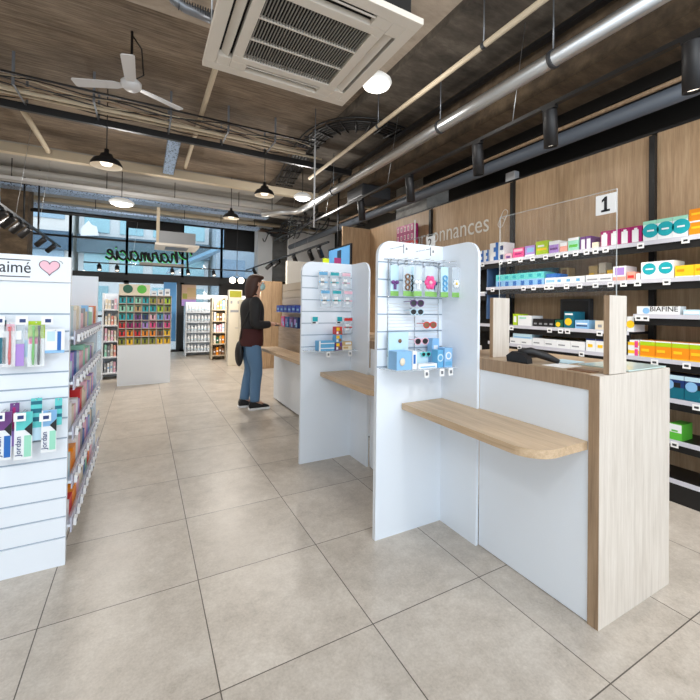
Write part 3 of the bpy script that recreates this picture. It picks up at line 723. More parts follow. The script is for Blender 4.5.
# ================================================================ LEFT GONDOLA (oral care)
G = thing('shelf_gondola', (-.76, 3.05, 0), 'white double-sided gondola at the left with dental packs on its near end', 'gondola')
YE = 2.375
gx0, gx1 = -1.20, -.320
def endpanel(y0, nm):
    f = MB(); f.box(gx0, gx1, y0+.012, y0+.03, 0, 1.40, WHITE2)
    zs = [.138, .24, .335, .43, .53, .63, .73, .83, .885, .96, 1.06, 1.16, 1.245]
    b = 0
    for z in zs+[1.40]:
        f.box(gx0, gx1, y0, y0+.013, b+(.004 if b else 0), z-.004 if z < 1.4 else z, WHITE2); b = z
    f.build(nm, G)
    g = MB()
    for z in zs: g.box(gx0+.002, gx1-.002, y0+.008, y0+.0125, z-.0042, z+.0042, GROOVE)
    g.build('groove_insert', G)
endpanel(YE, 'slatted_end_panel')
B(gx0, gx1+.002, YE-.012, YE+.03, 1.402, 1.528, WHITE2, .002).build('header_board', G)
# far end board and core
B(gx0, gx1, 3.70, 3.73, 0, 1.52, WHITE2).build('far_end_board', G)
B(-.78, -.74, YE+.03, 3.70, .10, 1.40, WHITE2).build('core_panel', G)
B(-1.16, -.36, YE+.03, 3.70, 0, .10, WHITE2).build('plinth', G)
SZ = (.18, .40, .645, .90, 1.13)
for k, z in enumerate(SZ):
    for s in (1, -1):
        x0, x1 = (-.74, -.305) if s > 0 else (-1.215, -.78)
        o = B(x0, x1, YE+.035, 3.695, z-.014, z, WHITE2).build('shelf', G)
        xe = x1 if s > 0 else x0
        B(xe-.002, xe+.004, YE+.035, 3.80 if s > 0 else 3.69, z-.042, z+.030, RAILP).build('price_rail', o)
        if s > 0:
            for j in range(10):
                y = YE+.10+j*.125
                g = MB(); g.prism([(xe+.005, z-.028), (xe+.018, z-.032), (xe+.020, z+.004), (xe+.007, z+.008)], 'Y', y-.022, y+.022, PAPER)
                g.box(xe+.0195, xe+.0205, y-.012, y+.012, z-.02, z-.008, DKGREY); g.build('price_tag', o)
# header lettering and heart
hx = (1, 0, 0); hz = (0, 0, 1); yh = YE-.0125
o = text('header_lettering', 'aimé', .078, INK, frame((-.590, yh, 1.442), hx, hz), G, width=.115)
hl = MB(); hl.box(-.75, -.477, yh-.001, yh, 1.4205, 1.4250, INK); hl.box(-.75, -.477, yh-.001, yh, 1.500, 1.5045, INK); hl.build('header_rule', G)
def heart(s, cx, cz):
    return [(cx+s*16*math.sin(t)**3/16, cz+s*(13*math.cos(t)-5*math.cos(2*t)-2*math.cos(3*t)-math.cos(4*t))/16) for t in [2*PI*k/40 for k in range(40)]]
hp = heart(.040, -.403, 1.475)
hm = MB(); hm.prism(hp, 'Y', yh-.001, yh, mat('heart_pink', (240, 190, 204), .6)); hm.tube([(x, yh-.002, z) for x, z in hp+[hp[0]]], .0014, INK, 5)
hm.tube([(-.366, yh-.002, 1.508), (-.356, yh-.002, 1.503), (-.351, yh-.002, 1.494)], .001, INK, 5)
hm.build('heart_emblem', G)

def gpack(x, ztop, w, h, y, base, bands, label, name='toothbrush_pack', vert=None, brush=None, group=None, tri=False):
    t = thing(name, (x, y, ztop-h), label, 'hanging pack', group)
    b = MB(); b.box(x-w/2, x+w/2, y-.001, y+.001, ztop-h, ztop, base, 0)
    for (u0, v0, u1, v1, m) in bands: b.box(x-w/2+u0*w, x-w/2+u1*w, y-.0022, y-.001, ztop-h+v0*h, ztop-h+v1*h, m)
    if tri: b.prism([(x+w*.05, ztop-h*.36), (x+w*.5, ztop-h*.22), (x+w*.5, ztop-h*.52)], 'Y', y-.0035, y-.0022, P['black'])
    b.build('backing_card', t)
    if brush is not None:
        q = MB()
        for k, (u, m) in enumerate(brush):
            bx = x-w/2+u*w
            q.tube([(bx, y-.010, ztop-h*.95), (bx, y-.012, ztop-h*.75), (bx, y-.010, ztop-h*.5), (bx, y-.010, ztop-h*.18)], [.004, .006, .0045, .003], m, 8)
            q.box(bx-.005, bx+.005, y-.018, y-.010, ztop-h*.2, ztop-h*.1, m)
        q.build('toothbrush', t)
        B(x-w*.46, x+w*.46, y-.02, y-.0025, ztop-h*.97, ztop-h*.08, CLEAR).build('blister', t)
    if vert:
        text('brand_lettering', vert, .03, P['navy'], frame((x-w*.12, y-.0045, ztop-h*.93), (0, 0, 1), (-1, 0, 0)), t, width=h*.42, ext=.0004)
    q = MB(); q.tube([(x, y-.012, ztop-.006), (x, YE-.0015, ztop-.006)], .0022, CHROME, 6); q.build('hook', t)
    return t
def gtag(x, z, label):
    g = MB(); g.box(x-.022, x+.022, YE-.098, YE-.096, z-.02, z+.018, PAPER); g.box(x-.008, x+.014, YE-.0992, YE-.098, z-.010, z+.006, P['navy']); g.tube([(x, YE-.096, z+.012), (x, YE-.0015, z+.012)], .002, CHROME, 6)
    tag(g.build('price_tag_holder'), label, 'price tag')
yy = 2.315
# upper row: tops z ~1.20
def gx(px, py): return onY(px, py, yy).x
def gz(px, py): return onY(px, py, yy).z
gpack(gx(1, 340), gz(1, 320), .035, .20, yy, P['dteal'], [(0, .6, 1, .9, P['white'])], 'dark teal pack cut off at the left edge, upper hook row')
gpack(gx(9.3, 340), gz(8, 322), .045, .205, yy, P['white'], [(.1, .8, .9, .95, P['rose'])], 'upper pack with one red toothbrush', brush=[(.6, P['red'])])
gpack(gx(16.5, 340), gz(16, 322), .055, .205, yy+.006, CLEAR2, [(0, 0, 1, .5, P['lilac']), (.15, .6, .8, .8, P['white'])], 'clear upper pack with a lavender lower half', name='dental_pack')
gpack(gx(26, 340), gz(26, 330), .028, .16, yy+.02, P['white'], [(.1, .2, .9, .7, P['pale'])], 'narrow plain white pack between lavender and green ones', name='dental_pack')
gpack(gx(36.5, 340), gz(36, 321), .062, .215, yy, P['white'], [(0, .62, 1, 1, P['lime']), (.05, .5, .75, .66, P['pink'])], 'green and pink pack with two brushes, upper hook row', brush=[(.35, P['green']), (.68, P['black'])])
gpack(gx(55, 340), gz(55, 329), .075, .115, yy, P['white'], [(.0, .0, 1, .12, P['sky']), (.1, .5, .5, .9, P['pale']), (.62, .1, .82, .9, P['blue'])], 'wide white and blue dental pack, upper row right end', name='dental_pack')
for px, nm in ((1, 'cut off at the left edge'), (24, 'between lavender and green packs'), (49, 'near the panel edge')):
    gtag(gx(px, 322), gz(px, 320), 'price tag in the upper hook row, '+nm)
# lower row
def jordan(px, w, label, m1, m2, top=412, h=.22):
    gpack(gx(px, 430), gz(px, top), w, h, yy, P['white'], [(.55, .05, .95, .5, m1), (.1, .62, 1, 1, m2)], label, vert='Jordan', tri=True, group=None)
jordan(3.5, .058, 'toothbrush pack with blue brush print, lower row at the left edge', P['blue'], P['purple'])
gpack(gx(13, 430), gz(13, 404), .034, .20, yy+.02, P['purple'], [(0, 0, 1, .35, P['lilac']), (.3, .4, .6, .9, P['magenta'])], 'narrow purple toothbrush pack in the lower row')
jordan(23.5, .066, 'toothbrush pack with mint brush print, lower row centre', P['mint'], P['aqua'])
gpack(gx(35, 430), gz(35, 399), .042, .20, yy+.02, P['aqua'], [(0, .45, 1, .55, P['dteal']), (0, .65, 1, .75, P['dteal']), (0, .85, 1, .93, P['dteal']), (0, 0, 1, .3, P['pale'])], 'teal diagonal-striped pack in the lower row')
jordan(49, .058, 'mint toothbrush pack in the lower row nearest the panel edge', P['mint'], P['sky'], 410, .20)
gpack(gx(57.5, 420), gz(57, 399), .028, .13, yy+.02, P['aqua'], [(0, .3, 1, .42, P['dteal']), (0, .6, 1, .72, P['dteal'])], 'short teal-striped pack at the panel edge, lower row')
for px, nm in ((1, 'cut off at the left edge'), (22, 'over the centre toothbrush pack'), (47, 'over the mint pack near the edge')):
    gtag(gx(px, 416), gz(px, 415), 'price tag in the lower hook row, '+nm)

# goods on the gondola's aisle side
cols = ['white', 'red', 'pale', 'sky', 'cream', 'white', 'mint', 'rose', 'pale', 'blue', 'white', 'lilac', 'cream', 'orange', 'rose', 'grey']
NM = {'skyd': 'mid blue', 'pale': 'pale blue', 'sky': 'sky blue', 'mint': 'mint green'}
names = {0: 'bottom', 1: 'second-lowest', 2: 'middle', 3: 'second-highest', 4: 'top'}
for k, z in enumerate(SZ):
    y = YE+.06; i = 0
    while y < 3.58:
        w = random.uniform(.055, .10); h = random.uniform(.08, .14) if k < 4 else random.uniform(.11, .16)
        a = random.choice(cols); b = random.choice([q for q in cols if q != a])
        if i == 0: a, b = ('white', 'navy') if k in (0, 2) else ('pale', 'skyd'); 
        if k == 1 and i in (1, 2): a, b = 'orange', 'yellow'
        pbox('care_product_box', '%s carton with %s band, %s aisle shelf, %s from the camera' % (NM.get(a, a), NM.get(b, b), names[k], ORD[min(i, 15)]), 'box', 'cartons on the left gondola aisle shelves', -.44, -.325, y, y+w, z+.0002, z+h, P[a], [(0, .45, 1, .75, P[b]), (.2, .1, .8, .35, P['white'])])
        # face towards the camera carries a print as well
        y += w+.008; i += 1

# ================================================================ ISLAND DISPLAY (tea boxes)
I = thing('display_island', (.035, 7.4, 0), 'white island display with a pigeonhole grid of coloured boxes', 'display stand')
B(-.345, .42, 7.2, 7.6, 0, .645, WHITE2).build('base_cabinet', I)
g = MB(); nx_, nz_ = 7, 6; gx_0, gx_1, gz0, gz1 = -.345, .42, .65, 1.455
g.box(gx_0, gx_1, 7.42, 7.44, gz0, gz1, OAKS)
for i in range(nx_+1): xx = gx_0+(gx_1-gx_0)*i/nx_; g.box(xx-.005, xx+.005, 7.22, 7.42, gz0, gz1, OAKP)
for k in range(nz_+1): zz = gz0+(gz1-gz0)*k/nz_; g.box(gx_0-.005, gx_1+.005, 7.22, 7.42, zz-.005, zz+.005, OAKP)
g.build('pigeonhole_grid', I)
hb = MB(); hb.box(gx_0, .10, 7.3, 7.32, 1.462, 1.64, P['cream']); hb.disc((-.22, 7.297, 1.56), .07, .006, P['dgreen'], 'Y'); hb.disc((-.02, 7.297, 1.56), .07, .006, P['green'], 'Y'); hb.build('header_board', I)
rowc = [['olive', 'yellow', 'olive', 'olive', 'olive', 'yellow', 'yellow'], ['red', 'orange', 'red', 'orange', 'orange', 'brown', 'yellow'], ['red', 'magenta', 'magenta', 'lilac', 'pink', 'purple', 'pink'],
        ['teal', 'teal', 'purple', 'navy', 'rose', 'skyd', 'lilac'], ['mint', 'mint', 'tan', 'teal', 'teal', 'lime', 'olive'], ['teal', 'teal', 'mint', 'teal', 'olive', 'tan', 'lime']]
cw = (gx_1-gx_0)/nx_; ch = (gz1-gz0)/nz_
for k in range(nz_):
    for i in range(nx_):
        x0 = gx_0+cw*i+.012; z0 = gz0+ch*k+.0055
        cn_ = rowc[k][i]
        pbox('tea_box', '%s tea box in the %s pigeonhole row, %s' % ({'skyd': 'mid blue'}.get(cn_, cn_), ('bottom', 'fifth', 'fourth', 'third', 'second', 'top')[k], nth(i, 7)), 'box', 'tea boxes in the pigeonhole display', x0, x0+cw-.024, 7.24, 7.38, z0, z0+ch*.74, P[cn_], [(.35, .15, .65, .95, P['black']), (.1, .8, .9, .95, P['dgreen'])], 'Y')
for k in range(3):
    pbox('white_carton', '%s white carton on top of the pigeonhole display' % nth(k, 3), 'box', None, .12+.1*k, .20+.1*k, 7.26, 7.36, 1.4605, 1.54+.02*k, P['white'], [(.2, .3, .8, .6, P['grey'])], 'Y')

# ================================================================ FAR SHOP UNITS
def far_unit(x0, x1, y0, y1, h, nsh, label, matl, fill, glabel, name='shelf_unit', pn='bottle', cat='bottle', face='Y', n=9, first=.12):
    t = thing(name, ((x0+x1)/2, (y0+y1)/2, 0), label, 'shelving')
    B(x0, x1, y1-.03, y1, 0, h, matl).build('back_panel', t)
    B(x0, x0+.025, y0+.05, y1-.03, 0, h, matl).build('side_panel', t); B(x1-.025, x1, y0+.05, y1-.03, 0, h, matl).build('side_panel', t)
    dz = (h-first)/nsh
    for k in range(nsh):
        z = first+dz*k
        B(x0+.025, x1-.025, y0, y1-.03, z-.025, z, matl).build('shelf', t)
        w = (x1-x0-.08)/n
        for i in range(n):
            xx = x0+.04+w*(i+.5); hh = dz*random.uniform(.55, .8); col = P[fill(k, i)]
            b = MB(); r = w*.38
            if pn == 'bottle':
                b.lathe([(0, 0), (r, 0), (r, hh*.72), (r*.5, hh*.8), (r*.5, hh), (0, hh)], (xx, y0+.08, z+.0003), col, 10); b.box(xx-r*.6, xx+r*.6, y0+.08-r-.002, y0+.08-r*.7, z+hh*.25, z+hh*.4, P['pale'])
            else:
                b.box(xx-r, xx+r, y0+.04, y0+.16, z+.0003, z+hh, col); b.box(xx-r*.7, xx+r*.7, y0+.038, y0+.04, z+hh*.4, z+hh*.6, P['white'] if col != P['white'] else P['sky'])
            tag(b.build(pn if pn == 'bottle' else 'care_product_box'), '%s %s, %s, %s level, %s' % ({'skyd': 'mid blue', 'dgreen': 'dark green'}.get(fill(k, i), fill(k, i)), 'bottle' if pn == 'bottle' else 'carton', nth(i, n), ORD[k], glabel), cat, '%ss on the %s' % ('bottle' if pn == 'bottle' else 'carton', glabel))
    return t
far_unit(.97, 1.78, 10.75, 11.15, 1.40, 5, 'white shelving unit of white bottles, far back beside the black door post', WHITE2, lambda k, i: 'white', 'far white shelving unit')
_c = ['white', 'tan', 'dgreen', 'rose', 'cream', 'olive', 'sky', 'brown', 'orange']
random.seed(11); tb_ = {(k, i): random.choice(_c) for k in range(6) for i in range(12)}
far_unit(1.46, 1.80, 9.75, 10.1, 1.5, 5, 'narrow unit of coloured goods right of the white bottle shelving', CREAM, lambda k, i: tb_[k, i], 'narrow coloured-goods unit', pn='box', cat='box', n=4)
_d = ['white', 'peach', 'rose', 'white', 'grey', 'mint', 'cream', 'cream']
tb2 = {(k, i): random.choice(_d) for k in range(6) for i in range(12)}
far_unit(-.62, -.36, 7.9, 8.25, 1.5, 5, 'white unit of mixed goods between the left gondola and the pigeonhole display', WHITE2, lambda k, i: tb2[k, i], 'mixed-goods unit left of the island', pn='box', cat='box', n=4)
e = thing('end_display', (1.78, 8.75, 0), 'cream display end with small printed notices, left of the person', 'display stand')
B(1.64, 1.93, 8.7, 8.85, 0, 1.66, mat('cream_laminate', (222, 214, 196), .5), .01).build('body', e)
for q_ in ((1.66, 1.91, 1.50, 1.64, 'olive'), (1.68, 1.72, 1.36, 1.42, 'grey'), (1.83, 1.87, 1.36, 1.42, 'grey'), (1.68, 1.86, 1.17, 1.22, 'grey'), (1.78, 1.86, .82, .83, 'grey')): B(q_[0], q_[1], 8.697, 8.6995, q_[2], q_[3], P[q_[4]]).build('notice', e)
e = thing('end_display', (1.93, 8.0, 0), 'tall cream display end directly behind the person', 'display stand')
B(1.83, 1.99, 7.95, 8.6, 0, 1.45, mat('cream_laminate'), .01).build('body', e)
MB().box(1.85, 1.97, 7.946, 7.95, 1.0, 1.2, P['grey']).build('notice', e)
tag(MB().box(.96, 1.34, 11.95, 11.99, 1.3, 1.9, mat('poster_print', (206, 170, 140), .5)).box(1.1, 1.34, 11.945, 11.95, 1.55, 1.82, P['tan']).box(.98, 1.1, 11.945, 11.95, 1.5, 1.65, P['olive']).box(.96, 1.34, 11.945, 11.95, 1.3, 1.48, P['lilac']).build('window_poster'), 'orange and green poster on the far glass behind the white shelving', 'poster')
tag(B(.50, .82, 11.95, 11.99, .3, 1.95, mat('poster_blue', (90, 160, 220), .5)).build('window_poster'), 'tall pale blue poster beside the black door post', 'poster')
tag(B(1.36, 3.4, 11.93, 11.96, 1.5, 1.62, mat('backlit_white', (255, 250, 240), .5, emit=1.2)).build('lit_shelf_sign'), 'bright lit white band on the dark far wall', 'lit sign')

# display wall on counter three with blue boxes
w3 = thing('slat_wall', (1.66, 4.8, 1.03), 'beige slatted display on the long counter beside the person', 'display panel')
b = MB()
for k in range(6): b.box(1.75, 1.775, 4.25, 5.34, 1.035+k*.098, 1.035+k*.098+.092, mat('beige_slat', (206, 190, 168), .5))
b.box(1.765, 1.785, 4.25, 5.34, 1.031, 1.62, mat('beige_slat')); b.build('slats', w3)
B(1.62, 1.75, 4.3, 5.3, 1.225, 1.231, CLEAR2).build('acrylic_shelf', w3)
for i in range(6):
    y = 4.35+.155*i
    pbox('blue_box', 'royal blue box on the clear shelf of the beige slat display, %s' % nth(5-i, 6), 'box', 'blue boxes on the beige slat display', 1.64, 1.72, y, y+.13, 1.2313, 1.31+.01*(i % 2), c('royal_blue', 34, 66, 170), [(.2, .3, .8, .6, P['sky'])])
for i, (m, nm) in enumerate((('navy', 'navy'), ('purple', 'purple'), ('blue', 'blue'), ('pink', 'pink'))):
    y = 4.55+.17*i
    pbox('gift_bag', '%s patterned pack standing on the long counter under the blue boxes' % nm, 'pack', None, 1.69, 1.745, y, y+.14, 1.0303, 1.17, P[m], [(.1, .3, .6, .8, P['lilac']), (.5, .1, .9, .5, P['sky'])])
# oak back units beyond
def oak_unit(x0, x1, y0, y1, h, label):
    t = thing('wall_cabinet', ((x0+x1)/2, (y0+y1)/2, 0), label, 'cabinet')
    B(x0, x1, y0+.02, y1, 0, h, WOOD).build('body', t); B(x0+.01, (x0+x1)/2-.004, y0, y0+.02, .05, h-.02, WOOD).build('door', t); B((x0+x1)/2+.004, x1-.01, y0, y0+.02, .05, h-.02, WOOD).build('door', t)
    return t
oak_unit(2.16, 2.62, 8.0, 8.4, 1.84, 'brown oak cabinet beyond the long counter, just right of the person')
oak_unit(2.66, 2.99, 8.0, 8.4, 1.80, 'narrow oak cabinet in front of the pale partition')
# dark gap unit with goods behind panel 2
gu = thing('back_shelving', (3.1, 7.0, 0), 'dark back shelving between the two display panels', 'shelving')
B(2.7, 3.5, 6.9, 6.95, 0, 1.6, BLACKP).build('back_panel', gu)
for z in (.6, .95, 1.3): B(2.7, 3.5, 6.65, 6.9, z-.02, z, OAKS).build('shelf', gu)
i = 0
for z in (.6, .95, 1.3):
    for x in (2.78, 2.95, 3.12, 3.29):
        cn_ = ('white', 'mint', 'cream', 'rose', 'white', 'grey')[i % 6]
        pbox('care_product_box', '%s carton in the dark back shelving, %s on the %s level' % (cn_, nth((2.78, 2.95, 3.12, 3.29).index(x), 4), {.6: 'lowest', .95: 'middle', 1.3: 'top'}[z]), 'box', 'cartons in the dark back shelving', x, x+.12, 6.7, 6.8, z+.0002, z+.16+.02*(i % 3), P[cn_], [(.2, .3, .8, .6, P['skyd'])], 'Y'); i += 1
# TV
tv = thing('wall_screen', (2.96, 6.0, 2.02), 'black-framed wall screen with blue picture above the second display panel', 'screen')
B(2.94, 2.975, 5.52, 6.38, 1.96, 2.35, BLACKP, .004).build('housing', tv)
b = MB(); b.box(2.937, 2.94, 5.55, 6.35, 1.99, 2.32, mat('screen_blue', (90, 150, 200), .2, emit=.5)); b.box(2.934, 2.937, 5.85, 6.0, 2.02, 2.28, mat('screen_figure', (46, 70, 96), .3)); b.build('picture', tv)
MB().tube([(2.97, 6.05, 2.3), (2.97, 6.05, 2.5), (2.97, 6.05, CZ-.12)], .015, BLACK).build('ceiling_rod', tv)

# ================================================================ NEON SIGN (mirrored from inside)
def smooth(pts, n=6):
    out = []; p = [pts[0]]+pts+[pts[-1]]
    for i in range(1, len(p)-2):
        a, b_, c_, d_ = p[i-1], p[i], p[i+1], p[i+2]
        for k in range(n):
            t = k/n
            out.append(tuple(.5*((2*b_[j])+(-a[j]+c_[j])*t+(2*a[j]-5*b_[j]+4*c_[j]-d_[j])*t*t+(-a[j]+3*b_[j]-3*c_[j]+d_[j])*t**3) for j in (0, 1)))
    out.append(pts[-1]); return out
GL = { 'P': [[(0, -.9), (.12, 1.5)], [(-.35, .9), (-.1, 1.5), (.5, 1.7), (.8, 1.2), (.5, .6), (.05, .45)]],
 'h': [[(0, 0), (.12, 1.1), (.28, 1.7), (.15, .8), (.05, 0), (.25, .7), (.5, .85), (.5, .3), (.6, 0), (.85, .3)]],
 'a': [[(.6, .75), (.25, .85), (0, .4), (.15, 0), (.45, .2), (.62, .8), (.58, .1), (.7, 0), (.9, .35)]],
 'r': [[(0, .3), (.12, .9), (.2, .75), (.42, .75), (.38, .2), (.5, 0), (.68, .35)]],
 'm': [[(0, 0), (.08, .8), (.06, .1), (.25, .75), (.38, .7), (.36, 0), (.52, .7), (.68, .7), (.66, .1), (.78, 0), (.95, .3)]],
 'c': [[(.55, .7), (.3, .85), (0, .4), (.2, 0), (.5, .1), (.7, .35)]],
 'i': [[(0, .3), (.12, .8), (.1, .1), (.2, 0), (.4, .3)], [(.16, 1.1), (.18, 1.2)]],
 'e': [[(0, .35), (.4, .6), (.35, .85), (.12, .75), (.05, .3), (.25, 0), (.6, .2)]] }
wd = dict(P=.95, h=.85, a=.9, r=.68, m=.95, c=.68, i=.4, e=.6)
ns = thing('neon_sign', (.16, 11.86, 2.5), 'black handwritten pharmacie sign with green glow, mirrored on the shop window', 'sign')
NG = mat('green_neon', (60, 200, 70), .5, emit=.9); x = 1.10; q1 = MB(); q2 = MB(); sc2 = .27
for chh in 'Pharmacie':
    for st in GL[chh]:
        pts = [(x-px_*sc2*1.06, 11.86, 2.50+py_*sc2) for px_, py_ in smooth(st)]
        q1.tube(pts, .03, BLACKP, 6); q2.tube([(a-.012, b_+.03, c_-.02) for a, b_, c_ in pts], .016, NG, 6)
    x -= wd[chh]*sc2*1.06
q1.tube([(1.24, 11.86, 2.92), (1.19, 11.86, 2.80)], .02, BLACKP, 6)
q1.build('letters', ns); q2.build('glow_tube', ns)
B(-.1, 1.0, 11.86, 11.9, 2.36, 2.46, mat('pale_band', (206, 200, 190), .6)).build('mounting_board', ns)

# ================================================================ CEILING SERVICES
ACW = mat('ac_white', (226, 218, 206), .4)
def cassette(x0, x1, y0, y1, z, label, n=34):
    t = thing('hanging_air_conditioner', ((x0+x1)/2, (y0+y1)/2, z), label, 'air conditioner')
    f = MB(); W = x1-x0; D = y1-y0
    def band(a, b, c_, d): f.box(x0+a*W, x0+b*W, y0+c_*D, y0+d*D, z, z+.035, ACW, .004)
    # panel frame with four air slots round the intake grille
    band(0, 1, 0, .07); band(0, 1, .93, 1); band(0, .07, .07, .93); band(.93, 1, .07, .93)
    band(.15, .85, .15, .21); band(.15, .85, .79, .85); band(.15, .21, .21, .79); band(.79, .85, .21, .79)
    for a, b in ((.07, .15), (.85, .93)):
        band(a, b, .07, .17); band(a, b, .83, .93); band(.15 if a < .5 else .75, .25 if a < .5 else .85, .07, .15); band(.15 if a < .5 else .75, .25 if a < .5 else .85, .85, .93)
    f.build('fascia_panel', t)
    g = MB(); gx0_, gx1_, gy0, gy1 = x0+.21*W, x0+.79*W, y0+.21*D, y0+.79*D
    for i in range(n):
        xx = gx0_+(gx1_-gx0_)*(i+.5)/n; g.box(xx-.0024, xx+.0024, gy0, gy1, z+.006, z+.014, mat('grille_grey', (150, 146, 138), .5))
    for k in (1/3, 2/3): g.box(gx0_, gx1_, gy0+(gy1-gy0)*k-.005, gy0+(gy1-gy0)*k+.005, z+.003, z+.02, ACW)
    g.build('intake_grille', t)
    for a, b, c_, d in ((.25, .75, .07, .15), (.25, .75, .85, .93), (.07, .15, .17, .83), (.85, .93, .17, .83)):
        v = MB(); M = Matrix.Translation((x0+(a+b)/2*W, y0+(c_+d)/2*D, z+.02)) @ Matrix.Rotation(math.radians(38), 4, 'X' if b-a > d-c_ else 'Y')
        ka, kb = (1, .62) if b-a > d-c_ else (.62, 1)
        v.box(-(b-a)/2*W*ka, (b-a)/2*W*ka, -(d-c_)/2*D*kb, (d-c_)/2*D*kb, -.004, .004, ACW, 0, M); v.build('air_flap', t)
    B(x0+.05*W, x1-.05*W, y0+.05*D, y1-.05*D, z+.04, z+.29, mat('ac_slot_shade', (22, 21, 20), .8)).build('casing', t)  # casing coloured near-black: painted shade behind the grille and air slots
    for a in (.04, .96):
        for c_ in (.1, .9): MB().tube([(x0+a*W, y0+c_*D, z+.2), (x0+a*W, y0+c_*D, CZ-.04)], .006, GALV, 6).build('hanging_rod', t)
    return t
cassette(.30, 1.285, 1.62, 2.575, 2.80, 'large white ceiling air conditioner cassette nearest the camera')
fa = thing('hanging_air_conditioner', (.63, 9.3, 2.5), 'small far air conditioner hung on a pale pole before the shop windows', 'air conditioner')
B(.27, .98, 9.0, 9.7, 2.60, 2.86, mat('ac_side', (150, 152, 154), .5)).build('casing', fa)
f = MB(); f.box(.20, 1.05, 8.93, 9.77, 2.55, 2.60, ACW, .005); f.box(.40, .85, 9.1, 9.6, 2.545, 2.55, GREY); f.build('fascia_panel', fa)
B(.22, .28, 9.02, 9.07, 2.605, CZ-.31, CREAM).build('support_pole', fa)
# fan
fn = thing('ceiling_fan', (-.128, 4.07, 3.3), 'white three-bladed ceiling fan', 'fan')
FW = mat('fan_white', (214, 214, 216), .4)
MB().lathe([(0, -.04), (.05, -.04), (.085, -.01), (.085, .03), (.05, .06), (.02, .075), (0, .075)], (-.128, 4.07, 3.3), FW).build('motor_hub', fn)
def blade(dx, dy):
    a = math.atan2(dy, dx); M = Matrix.Translation((-.128, 4.07, 3.3)) @ Matrix.Rotation(a, 4, 'Z') @ Matrix.Rotation(math.radians(10), 4, 'X')
    b = MB(); b.prism([(.06, -.022), (.14, -.045), (.48, -.052), (.495, -.04), (.495, .04), (.48, .052), (.14, .045), (.06, .022)], 'Z', -.004, .004, FW, M=M); b.build('blade', fn)
blade(-.447, .19); blade(.446, .24); blade(-.016, -.53)
MB().tube([(-.128, 4.07, 3.37), (-.128, 4.07, CZ)], .011, BLACK, 8).build('down_rod', fn)
MB().tube([(-.128, 4.07, 3.77), (-.05, 4.10, 3.68), (-.03, 4.12, 3.45), (-.10, 4.08, 3.37)], .006, BLACK, 6).build('cable', fn)

def pipe(name, pts, r, m, label, cat='pipe', n=12, clips=None, group=None):
    t = thing(name, pts[0], label, cat, group); MB().tube(pts, r, m, n).build('tube', t)
    for (x, y, z) in (clips or []):
        b = MB(); b.tube([(x, y-.015, z), (x, y+.015, z)], r*1.18, DKGREY, 12); b.build('clamp', t)
        MB().tube([(x, y, z+r), (x, y, CZ-.1)], .006, GREY, 6).build('hanging_rod', t)
    return t
pipe('hanging_duct', [(2.56, -.5, 3.1), (2.56, 6.6, 3.1), (2.53, 6.9, 3.1), (2.3, 7.08, 3.1), (1.9, 7.12, 3.02)], .056, GALV, 'long silver round duct running over the counters', 'duct', 20, [(2.56, 1.75, 3.1), (2.56, 2.95, 3.1), (2.56, 5.4, 3.1)])
pipe('hanging_pipe', [(2.24, -.5, 3.3), (2.24, 5.6, 3.3)], .023, CREAM, 'long cream pipe between the air conditioner and the silver duct', clips=[(2.24, 2.1, 3.3), (2.24, 3.6, 3.3)])
pipe('hanging_pipe', [(3.30, -.5, 2.84), (3.30, 9.5, 2.84)], .06, GREYP, 'long dark grey pipe just above the oak panelling', n=18)
pipe('hanging_pipe', [(3.42, -.5, 3.0), (3.42, 7, 3.0)], .018, OAKD, 'thin tan pipe behind the dark grey pipe', n=10)
pipe('hanging_pipe', [(.585, 2.0, 3.62), (.585, 7.05, 3.62)], .028, CREAM, 'straight cream pipe on the ceiling behind the large air conditioner', clips=[])
pipe('hanging_pipe', [(-1.25, 5.55, 3.52), (-1.25, 7.07, 3.52)], .032, CREAM, 'short cream pipe on the ceiling at the left', clips=[])
pipe('hanging_duct', [(-3.2, 8.35, 3.50), (4.9, 8.35, 3.50)], .07, mat('pale_duct', (200, 198, 194), .5), 'fat pale duct crossing before the shop windows', 'duct', 16)
pipe('hanging_duct', [(-3.2, 10.2, 3.5), (4.9, 10.2, 3.5)], .05, CREAM, 'cream pipe crossing behind the perforated trays', 'pipe')
pipe('hanging_bar', [(-3.2, 9.2, 3.05), (.1, 9.2, 3.05)], .03, BLACK, 'thin black bar crossing at the far left ceiling', 'pipe')
hd = pipe('hanging_duct', [(.10, 3.05, 3.76), (.12, 3.05, 3.56), (.16, 3.06, 3.50), (.24, 3.06, 3.47), (.44, 3.08, 3.47)], .035, GREY, 'short bent grey flexible duct at the top edge left of the air conditioner', 'duct')
b = MB()
for k in range(14): b.tube([(.19+k*.018, 3.065, 3.485), (.196+k*.018, 3.065, 3.485)], .039, DKGREY, 12)
b.build('corrugation', hd)
# perforated trays
PERF = mat('perforated_steel', (150, 170, 196), .4, .5); q = N(PERF)
pq = q.n('ShaderNodeTexVoronoi'); pq.inputs['Scale'].default_value = 34; q.l(q.pos(), pq.inputs['Vector'])
q.l(q.mix(q.m('GREATER_THAN', pq.outputs['Distance'], .33), lin((64, 74, 90)), lin((168, 188, 214))), q.b.inputs['Base Color'])
def tray(x0, x1, y0, y1, z, label, m=PERF, h=.05, along='X', rods=()):
    t = thing('cable_tray', ((x0+x1)/2, (y0+y1)/2, z), label, 'cable tray')
    b = MB(); b.box(x0, x1, y0, y1, z, z+.004, m)
    if along == 'X': b.box(x0, x1, y0, y0+.004, z, z+h, m); b.box(x0, x1, y1-.004, y1, z, z+h, m)
    else: b.box(x0, x0+.004, y0, y1, z, z+h, m); b.box(x1-.004, x1, y0, y1, z, z+h, m)
    b.build('channel', t)
    for (x, y) in rods: MB().tube([(x, y, z), (x, y, CZ)], .007, BLACK, 6).build('hanging_rod', t)
    return t
